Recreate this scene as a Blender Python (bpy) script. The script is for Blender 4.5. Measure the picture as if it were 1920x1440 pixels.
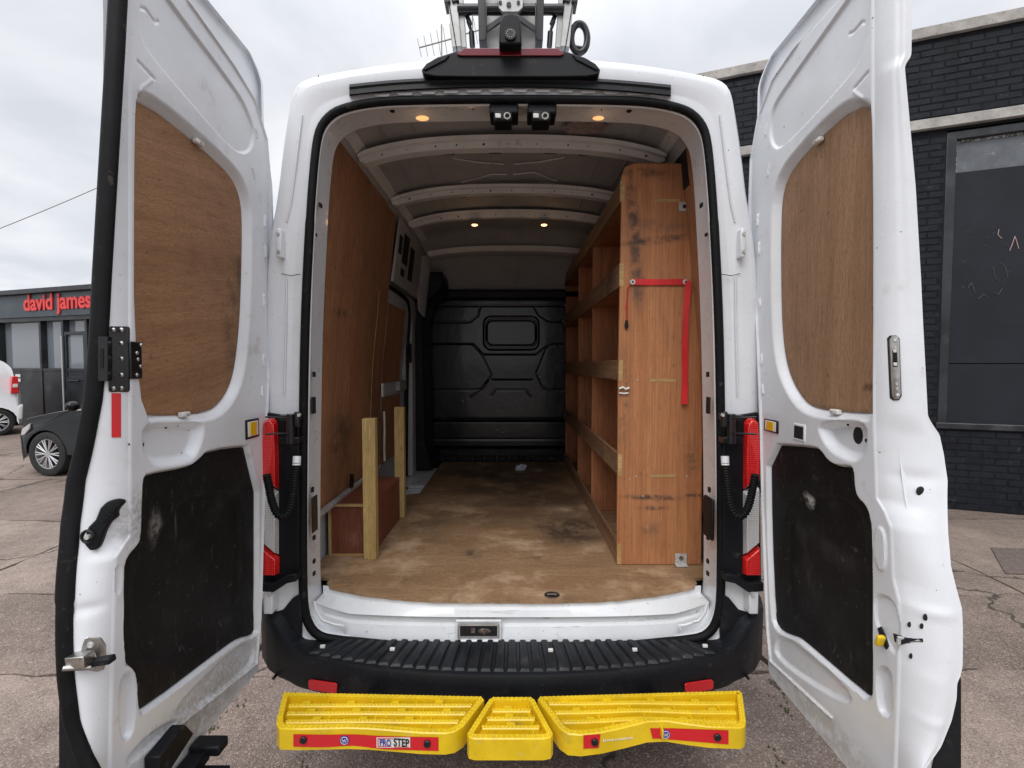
import bpy, bmesh, math, random
import numpy as np
from mathutils import Vector, Matrix
R = math.radians
rnd = random.Random(11)
for o in list(bpy.data.objects): bpy.data.objects.remove(o)
S = bpy.context.scene
COL = S.collection

# ------------------------------------------------------------------ camera
FPX = 900.0
CY, CZ = -1.88, 1.64
TH = math.atan(35/900.0)
cam = bpy.data.cameras.new('camera'); camo = bpy.data.objects.new('camera', cam); COL.objects.link(camo)
cam.sensor_width = 36; cam.lens = FPX/1920*36; cam.clip_start = .05; cam.clip_end = 2000
camo.location = (0, CY, CZ); camo.rotation_euler = (R(90)-TH, 0, 0)
S.camera = camo
S.render.engine = 'CYCLES'
S.cycles.max_bounces = 8; S.cycles.diffuse_bounces = 5
S.view_settings.view_transform = 'Standard'; S.view_settings.look = 'None'
S.view_settings.exposure = 0.38; S.view_settings.gamma = 1; S.view_settings.use_curve_mapping = False
# ------------------------------------------------------------------ sky: overcast cloud layer over a daylight sky
SUN_EL, SUN_AZ = R(52), R(200)
w = bpy.data.worlds.new('World'); S.world = w; w.use_nodes = True
nt = w.node_tree; nt.nodes.clear(); N = nt.nodes.new; Lk = nt.links.new
out = N('ShaderNodeOutputWorld'); bg = N('ShaderNodeBackground'); bg.inputs[1].default_value = .1
sky = N('ShaderNodeTexSky'); sky.sky_type = 'NISHITA'; sky.sun_disc = False
sky.sun_elevation = SUN_EL; sky.sun_rotation = SUN_AZ
tc = N('ShaderNodeTexCoord'); sx = N('ShaderNodeSeparateXYZ'); Lk(tc.outputs['Generated'], sx.inputs[0])
def m_(op, a, b=None, c=None, tree=None):
    n = (tree or nt).nodes.new('ShaderNodeMath'); n.operation = op
    for i, v in enumerate((a, b, c)):
        if v is None: continue
        if isinstance(v, (int, float)): n.inputs[i].default_value = v
        else: (tree or nt).links.new(v, n.inputs[i])
    return n.outputs[0]
zc = m_('MAXIMUM', sx.outputs[2], 0.0); den = m_('ADD', zc, .22)
cx = N('ShaderNodeCombineXYZ'); Lk(m_('DIVIDE', sx.outputs[0], den), cx.inputs[0]); Lk(m_('DIVIDE', sx.outputs[1], den), cx.inputs[1])
n1 = N('ShaderNodeTexNoise'); n1.inputs['Scale'].default_value = 1.7; n1.inputs['Detail'].default_value = 7; n1.inputs['Roughness'].default_value = .5; n1.inputs['Distortion'].default_value = .3
Lk(cx.outputs[0], n1.inputs['Vector'])
rp = N('ShaderNodeValToRGB'); rp.color_ramp.elements[0].position = .38; rp.color_ramp.elements[0].color = (5.7, 5.9, 6.35, 1)
rp.color_ramp.elements[1].position = .64; rp.color_ramp.elements[1].color = (7.7, 7.75, 8.0, 1); Lk(n1.outputs['Fac'], rp.inputs[0])
gr = N('ShaderNodeMapRange'); gr.inputs[1].default_value = .45; gr.inputs[2].default_value = 1.0; gr.inputs[3].default_value = 1.0; gr.inputs[4].default_value = 2.4
gr.interpolation_type = 'SMOOTHSTEP'; Lk(zc, gr.inputs[0])
sc = N('ShaderNodeVectorMath'); sc.operation = 'SCALE'; Lk(rp.outputs[0], sc.inputs[0]); Lk(gr.outputs[0], sc.inputs['Scale'])
mx = N('ShaderNodeMix'); mx.data_type = 'RGBA'; mx.inputs[0].default_value = .94
Lk(sky.outputs[0], mx.inputs[6]); Lk(sc.outputs[0], mx.inputs[7]); Lk(mx.outputs[2], bg.inputs[0]); Lk(bg.outputs[0], out.inputs[0])
sl = bpy.data.lights.new('sun', 'SUN'); sl.energy = 1.25; sl.angle = R(35); sl.color = (1, .97, .93)
so = bpy.data.objects.new('sun', sl); COL.objects.link(so)
so.rotation_euler = (R(90)-SUN_EL, 0, R(-20))   # from behind the camera, high

# ------------------------------------------------------------------ unprojection of measured points onto real planes
def ray(px, py):
    r = (px-960)/FPX; u = (720-py)/FPX
    return r, math.cos(TH)+u*math.sin(TH), -math.sin(TH)+u*math.cos(TH)
def aty(px, py, Y):
    d = ray(px, py); t = (Y-CY)/d[1]; return Vector((d[0]*t, Y, CZ+d[2]*t))
def atx(px, py, X):
    d = ray(px, py); t = X/d[0]; return Vector((X, CY+d[1]*t, CZ+d[2]*t))
def atz(px, py, Z):
    d = ray(px, py); t = (Z-CZ)/d[2]; return Vector((d[0]*t, CY+d[1]*t, Z))

# ------------------------------------------------------------------ materials
def nodes(name):
    m = bpy.data.materials.new(name); m.use_nodes = True
    t = m.node_tree; return m, t, t.nodes['Principled BSDF']
def noise(t, vec, scale, detail=4, rough=.55, dist=0):
    n = t.nodes.new('ShaderNodeTexNoise'); n.inputs['Scale'].default_value = scale; n.inputs['Detail'].default_value = detail
    n.inputs['Roughness'].default_value = rough; n.inputs['Distortion'].default_value = dist
    t.links.new(vec, n.inputs['Vector']); return n.outputs['Fac']
def mapping(t, vec, scale=(1,1,1), loc=(0,0,0), rot=(0,0,0), typ='POINT'):
    n = t.nodes.new('ShaderNodeMapping'); n.vector_type = typ
    n.inputs['Scale'].default_value = scale; n.inputs['Location'].default_value = loc; n.inputs['Rotation'].default_value = rot
    t.links.new(vec, n.inputs['Vector']); return n.outputs[0]
def ramp(t, fac, a, b, va=0.0, vb=1.0, smooth=True):
    n = t.nodes.new('ShaderNodeMapRange'); n.inputs[1].default_value = a; n.inputs[2].default_value = b
    n.inputs[3].default_value = va; n.inputs[4].default_value = vb
    if smooth: n.interpolation_type = 'SMOOTHSTEP'
    t.links.new(fac, n.inputs[0]); return n.outputs[0]
def mixc(t, fac, a, b, mode='MIX'):
    n = t.nodes.new('ShaderNodeMix'); n.data_type = 'RGBA'; n.blend_type = mode
    for i, v in ((0, fac), (6, a), (7, b)):
        if isinstance(v, (int, float)): n.inputs[i].default_value = v
        elif isinstance(v, tuple): n.inputs[i].default_value = (*v, 1)
        else: t.links.new(v, n.inputs[i])
    return n.outputs[2]
def pos(t): return t.nodes.new('ShaderNodeNewGeometry').outputs['Position']
def bump(t, b, h, strength, dist=.002):
    n = t.nodes.new('ShaderNodeBump'); n.inputs['Strength'].default_value = strength; n.inputs['Distance'].default_value = dist
    t.links.new(h, n.inputs['Height']); t.links.new(n.outputs[0], b.inputs['Normal']); return n
def blob(t, p, c, r, rot=(0,0,0), nscale=25, lo=.35, hi=.6):
    """irregular patch, for stains and painted shade: ellipsoid falloff times noise"""
    v = mapping(t, p, r, c, rot, 'TEXTURE')
    ln = t.nodes.new('ShaderNodeVectorMath'); ln.operation = 'LENGTH'; t.links.new(v, ln.inputs[0])
    f = ramp(t, ln.outputs['Value'], 1.0, .2)
    nz = noise(t, p, nscale, 6, .7)
    return m_('MULTIPLY', f, ramp(t, nz, lo, hi), tree=t)
def pm(name, base, rough=.5, metal=0, coat=0, vary=None, specks=(), bmp=None, spec=.5, rvar=0, blobs=(), streak=None):
    m, t, b = nodes(name); p = pos(t); c = base
    if vary:
        f = noise(t, p, vary[0], 5, .6); k = vary[1]
        c = mixc(t, ramp(t, f, .3, .7), tuple(v*(1-k) for v in base), tuple(min(1, v*(1+k)) for v in base))
    for (sc_, lo, hi, colr, amt) in specks:
        f = noise(t, p, sc_, 3, .6); c = mixc(t, m_('MULTIPLY', ramp(t, f, lo, hi), amt, tree=t), c, colr)
    if streak:   # (mapping scale, lo, hi, colour, amount)
        f = noise(t, mapping(t, p, streak[0]), 1, 4, .6, .4); c = mixc(t, m_('MULTIPLY', ramp(t, f, streak[1], streak[2]), streak[4], tree=t), c, streak[3])
    for (cc, rr, ro, colr, amt, ns) in blobs:
        c = mixc(t, m_('MULTIPLY', blob(t, p, cc, rr, ro, ns), amt, tree=t), c, colr)
    if isinstance(c, tuple): b.inputs['Base Color'].default_value = (*c, 1)
    else: t.links.new(c, b.inputs['Base Color'])
    b.inputs['Roughness'].default_value = rough; b.inputs['Metallic'].default_value = metal
    b.inputs['Coat Weight'].default_value = coat; b.inputs['Coat Roughness'].default_value = .08
    b.inputs['Specular IOR Level'].default_value = spec
    if rvar:
        f = noise(t, p, 9, 5, .65); t.links.new(ramp(t, f, .3, .7, rough-rvar, rough+rvar), b.inputs['Roughness'])
    if bmp: bump(t, b, noise(t, p, bmp[0], 4, .6), bmp[1], bmp[2] if len(bmp) > 2 else .002)
    return m
def wood(name, c1, c2, grain='z', fine=90, dark=(.05,.03,.02), grime=.35, rough=.6, blobs=(), tilt=(0,0,0), knots=.4, long=2.2, light=None):
    m, t, b = nodes(name); p = pos(t)
    if tilt != (0,0,0): pg = mapping(t, p, rot=tilt)
    else: pg = p
    def gv(f, l):
        return {'z': (f, f, l), 'y': (f, l, f), 'x': (l, f, f)}[grain]
    g1 = noise(t, mapping(t, pg, gv(fine, long)), 1, 5, .7, .3)
    g2 = noise(t, mapping(t, pg, gv(fine*.12, min(long,3)*.3)), 1, 5, .6, .2)
    g4 = noise(t, mapping(t, pg, gv(fine*2.2, long*6)), 1, 3, .75)
    g3 = noise(t, mapping(t, pg, gv(fine*4, long*7)), 1, 3, .7)
    c = mixc(t, ramp(t, g2, .28, .72), c1, c2)
    c = mixc(t, m_('MULTIPLY', ramp(t, g1, .42, .7), .55, tree=t), c, tuple(v*.55 for v in c1))
    c = mixc(t, m_('MULTIPLY', ramp(t, g3, .55, .7), .7, tree=t), c, tuple(v*.42 for v in c1))
    c = mixc(t, m_('MULTIPLY', ramp(t, g3, .44, .28), .3, tree=t), c, tuple(min(1, v*1.5) for v in c2))
    c = mixc(t, m_('MULTIPLY', ramp(t, g4, .4, .66), .5, tree=t), c, tuple(v*.6 for v in c1))
    gm = noise(t, p, 3.2, 7, .68, .4)
    c = mixc(t, m_('MULTIPLY', ramp(t, gm, .5, .78), grime, tree=t), c, dark)
    sp = noise(t, p, 42, 2, .5)
    c = mixc(t, m_('MULTIPLY', ramp(t, sp, .68, .74), knots, tree=t), c, dark)
    if light:
        lf = noise(t, mapping(t, p, (1.3, 1.3, 1.3), (4, 2, 1)), 2.6, 6, .65)
        c = mixc(t, m_('MULTIPLY', ramp(t, lf, .48, .7), light[1], tree=t), c, light[0])
    for (cc, rr, ro, colr, amt, ns) in blobs:
        c = mixc(t, m_('MULTIPLY', blob(t, p, cc, rr, ro, ns), amt, tree=t), c, colr)
    t.links.new(c, b.inputs['Base Color']); b.inputs['Roughness'].default_value = rough
    b.inputs['Specular IOR Level'].default_value = .25
    bump(t, b, g1, .25, .0012)
    return m
def emit(name, col, st):
    m, t, b = nodes(name); b.inputs['Base Color'].default_value = (*col, 1)
    b.inputs['Emission Color'].default_value = (*col, 1); b.inputs['Emission Strength'].default_value = st; return m
def glassy(name, col, rough=.1, tr=0.0):
    m, t, b = nodes(name); b.inputs['Base Color'].default_value = (*col, 1); b.inputs['Roughness'].default_value = rough
    b.inputs['Transmission Weight'].default_value = tr; b.inputs['Coat Weight'].default_value = .6; return m

dirt = (.2, .17, .13)
M = {}
M['paint'] = pm('white_paint', (.74,.76,.79), .32, 0, .5, vary=(2.3,.05), specks=[(90,.71,.76,(.12,.11,.1),.8),(14,.66,.8,(.42,.38,.32),.5),(500,.6,.75,(.5,.53,.58),.35)], rvar=.08)
M['paintdoor'] = pm('white_door_paint', (.72,.74,.77), .36, 0, .45, vary=(3,.06), specks=[(60,.71,.75,(.1,.09,.08),.85),(9,.62,.8,(.4,.36,.3),.45),(420,.58,.74,(.45,.48,.53),.4)], rvar=.1,
    blobs=[((-.95,-.5,.56),(.2,.45,.12),(0,0,0),(.33,.27,.19),.6,26),((.95,-.5,.54),(.2,.4,.1),(0,0,0),(.36,.3,.22),.5,26),((-.95,-.4,.6),(.2,.5,.14),(0,0,0),(.12,.1,.08),.35,90),((-.95,-.62,1.25),(.1,.18,.12),(0,0,0),(.16,.14,.12),.6,60)])
M['paintin'] = pm('interior_grey_primer', (.40,.405,.42), .5, 0, .05, vary=(3,.12), specks=[(16,.64,.75,(.2,.17,.15),.5),(80,.68,.74,(.08,.07,.07),.7)], rvar=.1)
M['rib'] = pm('interior_rib_paint', (.66,.665,.67), .45, 0, .1, vary=(5,.1), specks=[(20,.62,.75,(.3,.25,.22),.5),(90,.68,.73,(.08,.07,.07),.8)])
M['sill'] = pm('sill_paint', (.72,.74,.76), .35, 0, .3, vary=(4,.06), specks=[(34,.68,.76,(.12,.11,.1),.5),(12,.58,.8,(.42,.38,.33),.4),(110,.68,.73,(.12,.11,.1),.7)], streak=((3,40,40),.62,.72,(.15,.13,.12),.6))
M['rubber'] = pm('black_rubber', (.0045,.0048,.0058), .62, spec=.2, vary=(20,.3), bmp=(220,.2,.001), specks=[(30,.62,.76,(.09,.085,.075),.5)])
M['plastic'] = pm('black_plastic', (.0055,.0065,.009), .5, spec=.28, vary=(6,.25), bmp=(600,.25,.0006), specks=[(18,.6,.78,(.09,.085,.08),.45),(130,.7,.75,(.25,.25,.24),.5)])
M['bumper'] = pm('bumper_plastic', (.0055,.0068,.0098), .5, spec=.32, vary=(6,.25), bmp=(500,.3,.0007), specks=[(26,.64,.8,(.10,.095,.085),.35),(9,.55,.8,(.05,.047,.042),.5),(170,.69,.73,(.3,.29,.27),.5)])
M['trim'] = pm('black_hardboard', (.008,.0077,.008), .6, spec=.22, vary=(5,.3), bmp=(90,.15), specks=[(7,.5,.8,(.04,.038,.037),.6),(150,.66,.72,(.17,.165,.16),.6),(30,.64,.74,(.07,.068,.065),.6)],
    streak=((5,70,9),.62,.74,(.12,.115,.11),.5), blobs=[((-.96,-.60,1.20),(.12,.035,.07),(0,0,0),(.4,.38,.35),.4,45),((.97,-.33,1.2),(.1,.035,.035),(0,0,0),(.6,.58,.56),.9,60)])
M['bulk'] = pm('bulkhead_plastic', (.004,.0048,.007), .27, coat=.25, spec=.4, vary=(2.5,.35), specks=[(5,.52,.8,(.035,.038,.044),.6),(60,.72,.75,(.4,.4,.42),.7)], bmp=(8,.35,.01))
M['steel'] = pm('brushed_steel', (.5,.49,.47), .32, 1, vary=(30,.2), streak=((200,200,4),.5,.7,(.25,.24,.22),.5))
M['zinc'] = pm('dull_zinc', (.5,.5,.49), .45, .2, vary=(60,.2))
M['alu'] = pm('aluminium', (.42,.42,.41), .4, .35, vary=(14,.15), streak=((90,90,3),.5,.75,(.35,.35,.34),.5))
M['blackmetal'] = pm('black_powder_coat', (.013,.013,.015), .3, .2, .2, vary=(40,.3))
M['dark'] = pm('dark_void', (.006,.006,.007), .8)
M['red'] = pm('red_reflector', (.62,.012,.02), .25, 0, .6, bmp=(900,.3,.0005))
M['redlens'] = pm('dark_red_lens', (.16,.004,.014), .14, 0, .8, bmp=(60,.2,.002))
M['lampred'] = None; M['lampclear'] = None
def lampmat(name, c, dk):
    m, t, b = nodes(name); p = pos(t)
    wv = t.nodes.new('ShaderNodeTexWave'); wv.bands_direction = 'Z'; wv.inputs['Scale'].default_value = 40; wv.inputs['Distortion'].default_value = .3; t.links.new(p, wv.inputs['Vector'])
    w2 = t.nodes.new('ShaderNodeTexWave'); w2.bands_direction = 'X'; w2.inputs['Scale'].default_value = 50; t.links.new(p, w2.inputs['Vector'])
    f = m_('MULTIPLY', wv.outputs['Fac'], w2.outputs['Fac'], tree=t)
    t.links.new(mixc(t, f, dk, c), b.inputs['Base Color']); b.inputs['Roughness'].default_value = .12; b.inputs['Coat Weight'].default_value = 1
    bump(t, b, f, .5, .003); b.inputs['Metallic'].default_value = .15
    return m
M['lampred'] = lampmat('red_lamp_lens', (1,.045,.03), (.62,.005,.01)); M['lampclear'] = lampmat('clear_lamp_lens', (.9,.89,.88), (.5,.5,.51))
M['yellow'] = pm('yellow_plastic', (.74,.50,.008), .4, 0, .15, vary=(9,.1), specks=[(11,.55,.8,(.36,.26,.06),.6),(120,.66,.73,(.16,.13,.06),.7),(38,.64,.74,(.55,.45,.2),.5)], rvar=.1)
M['amber'] = pm('amber_reflector', (.8,.45,.01), .25, 0, .6)
M['white'] = pm('white_plastic', (.72,.71,.68), .4, vary=(40,.05))
M['blue'] = pm('blue_badge', (.04,.05,.32), .3)
M['plyL'] = wood('door_plywood_horizontal_grain', (.29,.152,.078), (.39,.215,.118), 'y', 150, dark=(.08,.045,.028), grime=.4, tilt=(R(-9),0,0), long=11,
    blobs=[((-.97,-.2,1.8),(.2,.09,.3),(0,0,0),(.05,.03,.02),.55,12),((-.97,-.15,1.95),(.2,.03,.2),(0,0,0),(.03,.02,.015),.6,20)])
M['plyR'] = wood('door_plywood_vertical_grain', (.31,.18,.10), (.41,.245,.145), 'z', 150, dark=(.07,.035,.02), grime=.35, long=8,
    blobs=[((.97,-.57,1.58),(.2,.03,.02),(0,0,0),(.05,.02,.015),.8,30)])
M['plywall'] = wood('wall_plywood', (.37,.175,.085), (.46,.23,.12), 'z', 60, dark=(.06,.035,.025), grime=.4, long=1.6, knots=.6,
    blobs=[((-.85,1.2,1.7),(.3,.55,1.3),(0,0,0),(.14,.065,.035),.5,1.5),((-.9,.6,1.25),(.2,.3,.28),(0,0,0),(.1,.065,.045),.8,8),((-.88,.5,1.9),(.2,.2,.03),(0,0,0),(.1,.065,.045),.7,30),((-.85,1.1,1.5),(.2,.06,.12),(0,0,0),(.05,.03,.02),.7,14)])  # broad first blob paints the dimmer light deeper in the van into the plywood
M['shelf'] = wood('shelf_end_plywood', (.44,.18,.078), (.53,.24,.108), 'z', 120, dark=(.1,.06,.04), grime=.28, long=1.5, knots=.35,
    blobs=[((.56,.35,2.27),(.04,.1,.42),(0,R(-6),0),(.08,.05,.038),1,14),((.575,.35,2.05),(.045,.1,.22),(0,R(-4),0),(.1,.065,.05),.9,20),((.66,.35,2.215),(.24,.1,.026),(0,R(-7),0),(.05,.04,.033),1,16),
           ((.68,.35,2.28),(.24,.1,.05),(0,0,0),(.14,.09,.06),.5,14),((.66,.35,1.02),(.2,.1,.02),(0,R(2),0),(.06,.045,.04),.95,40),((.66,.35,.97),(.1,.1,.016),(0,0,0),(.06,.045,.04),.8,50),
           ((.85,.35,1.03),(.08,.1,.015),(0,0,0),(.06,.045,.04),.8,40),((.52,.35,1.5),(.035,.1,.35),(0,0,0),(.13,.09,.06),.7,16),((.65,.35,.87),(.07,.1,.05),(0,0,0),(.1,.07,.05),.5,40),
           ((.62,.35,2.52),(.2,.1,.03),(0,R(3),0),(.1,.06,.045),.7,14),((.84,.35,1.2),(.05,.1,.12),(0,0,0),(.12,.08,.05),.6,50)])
M['shelfin'] = wood('shelf_inner_plywood', (.36,.135,.06), (.52,.22,.10), 'z', 70, grime=.2, long=1.5)
M['rail'] = wood('shelf_rail_timber', (.23,.125,.07), (.4,.24,.14), 'y', 70, dark=(.07,.05,.04), grime=.75, long=2.5, knots=.7)
M['endgrain'] = wood('plywood_edge', (.45,.28,.11), (.6,.42,.2), 'x', 200, grime=.5, long=10)
M['boxwood'] = wood('wheel_box_plywood', (.20,.065,.035), (.28,.1,.06), 'z', 60, grime=.3, long=1.6, dark=(.08,.04,.03),
    blobs=[((-.78,.42,.78),(.08,.1,.06),(0,0,0),(.4,.25,.2),.35,30)])
M['post'] = wood('timber_post', (.44,.30,.11), (.62,.45,.2), 'z', 90, dark=(.16,.11,.05), grime=.3, long=2.5, knots=.55)
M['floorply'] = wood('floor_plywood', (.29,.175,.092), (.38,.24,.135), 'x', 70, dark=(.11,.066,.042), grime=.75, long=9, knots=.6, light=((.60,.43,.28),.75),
    blobs=[((.33,.85,.7),(.36,.36,.2),(0,0,0),(.05,.033,.024),1.0,3.5),((.33,.85,.7),(.3,.3,.2),(0,0,0),(.05,.033,.024),.6,9),((.0,2.1,.7),(1.0,1.15,.3),(0,0,0),(.07,.043,.03),.95,2.2),((.1,1.2,.7),(.8,.5,.3),(0,0,0),(.12,.075,.05),.6,4),((.3,1.5,.7),(.6,.35,.2),(0,0,0),(.075,.045,.03),.8,5),((-.2,.48,.7),(.07,.09,.2),(0,0,0),(.1,.075,.055),.95,12),((0,2.3,.7),(.8,.5,.2),(0,0,0),(.07,.045,.03),.7,5),  # stains, plus interior light fall-off painted as darkening towards the back
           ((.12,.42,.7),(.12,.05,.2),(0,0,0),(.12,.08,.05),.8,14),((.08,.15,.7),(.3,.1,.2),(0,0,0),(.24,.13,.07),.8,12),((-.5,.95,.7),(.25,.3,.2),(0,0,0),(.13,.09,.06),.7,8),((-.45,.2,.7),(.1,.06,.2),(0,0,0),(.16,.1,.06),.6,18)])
M['floorgrey'] = pm('grey_pipe', (.32,.3,.28), .6, vary=(20,.2))
M['strap'] = pm('red_webbing', (.62,.02,.025), .6, vary=(12,.15), streak=((250,6,6),.5,.7,(.35,.01,.015),.6))
M['tyre'] = pm('tyre_rubber', (.02,.02,.02), .8, vary=(14,.3), bmp=(120,.3))
M['alloy'] = pm('alloy_wheel', (.62,.63,.64), .3, .7, .2)
M['carblack'] = pm('black_car_paint', (.0015,.0018,.0026), .04, 0, .12, spec=.3)
M['carwhite'] = pm('white_car_paint', (.74,.75,.76), .25, 0, .7)
M['glass'] = glassy('dark_glass', (.03,.036,.042), .05)
M['shopglass'] = glassy('shop_glass', (.17,.19,.21), .06)
M['chrome'] = pm('chrome', (.75,.76,.78), .12, 1)
M['brick'] = pm('black_painted_brick', (.0105,.012,.0165), .6, spec=.22, vary=(5,.3), bmp=(60,.9,.004), specks=[(16,.6,.8,(.07,.072,.078),.5),(60,.72,.76,(.3,.3,.28),.4)])
M['mortar'] = pm('black_painted_mortar', (.0085,.0098,.0135), .8, spec=.2, vary=(20,.3), bmp=(80,.8,.004))
M['concrete'] = pm('weathered_concrete', (.4,.38,.355), .85, vary=(6,.22), bmp=(70,.6,.004), specks=[(30,.58,.7,(.16,.14,.13),.6)])
M['boardblack'] = pm('matt_black_board', (.017,.019,.025), .45, spec=.25, vary=(1.4,.2), specks=[(70,.74,.77,(.3,.3,.3),.6)])
M['boardgrey'] = pm('painted_grey_glass', (.11,.12,.135), .35, vary=(5,.2), specks=[(12,.6,.72,(.3,.31,.3),.5),(50,.72,.75,(.6,.6,.6),.8)])
M['framepale'] = pm('flaked_paint', (.35,.37,.35), .8, vary=(30,.5), specks=[(40,.5,.56,(.05,.05,.055),1)])
M['shopblack'] = pm('shop_black_panel', (.016,.018,.022), .35, vary=(1.8,.6), specks=[(2.2,.55,.75,(.07,.072,.078),.7)])
M['fascia'] = pm('shop_fascia', (.05,.066,.082), .4, vary=(1.5,.3))
M['signred'] = pm('sign_red', (.75,.05,.05), .4)
M['interior'] = pm('shop_interior', (.24,.24,.23), .8, vary=(1.2,.5))
M['brickbrown'] = pm('brown_brick', (.17,.1,.07), .85, vary=(8,.3))
M['moss'] = pm('moss', (.05,.06,.018), .9, vary=(60,.4), bmp=(200,1,.006))
M['paper'] = pm('tissue', (.55,.58,.66), .8)
M['pinkpaint'] = pm('pink_scratch', (.45,.3,.3), .7)
M['rust'] = pm('rusty_steel', (.14,.105,.085), .6, .3, vary=(60,.5))
M['tread'] = pm('scuffed_tread', (.009,.0105,.014), .5, spec=.35, vary=(14,.4), specks=[(12,.55,.78,(.09,.082,.075),.45),(90,.66,.74,(.16,.15,.14),.4)])
M['sticker'] = pm('round_sticker_residue', (.27,.2,.2), .6, vary=(30,.3), specks=[(45,.5,.6,(.38,.34,.33),.7)])
def groundmat(name, base):
    m, t, b = nodes(name); p = pos(t)
    v = t.nodes.new('ShaderNodeTexVoronoi'); v.inputs['Scale'].default_value = 150; t.links.new(p, v.inputs['Vector'])
    n1 = noise(t, p, .8, 8, .7); n2 = noise(t, p, 140, 3, .7); n3 = noise(t, p, 7, 6, .7)
    c = mixc(t, ramp(t, n1, .3, .7), tuple(x*.58 for x in base), tuple(x*1.25 for x in base))
    c = mixc(t, m_('MULTIPLY', ramp(t, n3, .45, .75), .55, tree=t), c, tuple(x*.5 for x in base))
    vc = t.nodes.new('ShaderNodeSeparateColor'); t.links.new(v.outputs['Color'], vc.inputs[0])
    c = mixc(t, ramp(t, vc.outputs[0], .32, .0, 0, .55), c, tuple(x*.3 for x in base))
    c = mixc(t, ramp(t, vc.outputs[1], .7, 1.0, 0, .5), c, (.46,.38,.33))
    c = mixc(t, ramp(t, n2, .55, .75, 0, .5), c, tuple(x*.5 for x in base))
    cr = t.nodes.new('ShaderNodeTexVoronoi'); cr.feature = 'DISTANCE_TO_EDGE'; cr.inputs['Scale'].default_value = .3
    wob = t.nodes.new('ShaderNodeVectorMath'); wob.operation = 'ADD'; nn = t.nodes.new('ShaderNodeTexNoise'); nn.inputs['Scale'].default_value = 2.2; nn.inputs['Detail'].default_value = 6
    t.links.new(p, nn.inputs['Vector']); sc2 = t.nodes.new('ShaderNodeVectorMath'); sc2.operation = 'SCALE'; sc2.inputs['Scale'].default_value = .9
    t.links.new(nn.outputs['Color'], sc2.inputs[0]); t.links.new(p, wob.inputs[0]); t.links.new(sc2.outputs[0], wob.inputs[1]); t.links.new(wob.outputs[0], cr.inputs['Vector'])
    ck = ramp(t, cr.outputs['Distance'], .006, .001)
    c = mixc(t, m_('MULTIPLY', ck, .8, tree=t), c, (.035,.03,.026))
    t.links.new(c, b.inputs['Base Color']); b.inputs['Specular IOR Level'].default_value = .35
    t.links.new(ramp(t, n3, .3, .7, .55, .85), b.inputs['Roughness'])
    h = m_('ADD', m_('MULTIPLY', v.outputs['Distance'], -.8, tree=t), m_('ADD', m_('MULTIPLY', n3, 1.2, tree=t), m_('MULTIPLY', ck, -2.0, tree=t), tree=t), tree=t)
    bump(t, b, h, .8, .006); return m
M['slab'] = groundmat('exposed_aggregate_concrete', (.265,.205,.172)); M['slab2'] = groundmat('brown_tarmac', (.215,.163,.136)); M['slab3'] = groundmat('pale_concrete', (.27,.21,.172))
M['soil'] = pm('joint_soil', (.045,.038,.03), .9, vary=(20,.4), bmp=(90,.8,.006))
M['patch'] = pm('patch_cover', (.13,.1,.085), .8, vary=(40,.3), bmp=(200,.6,.003))

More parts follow.
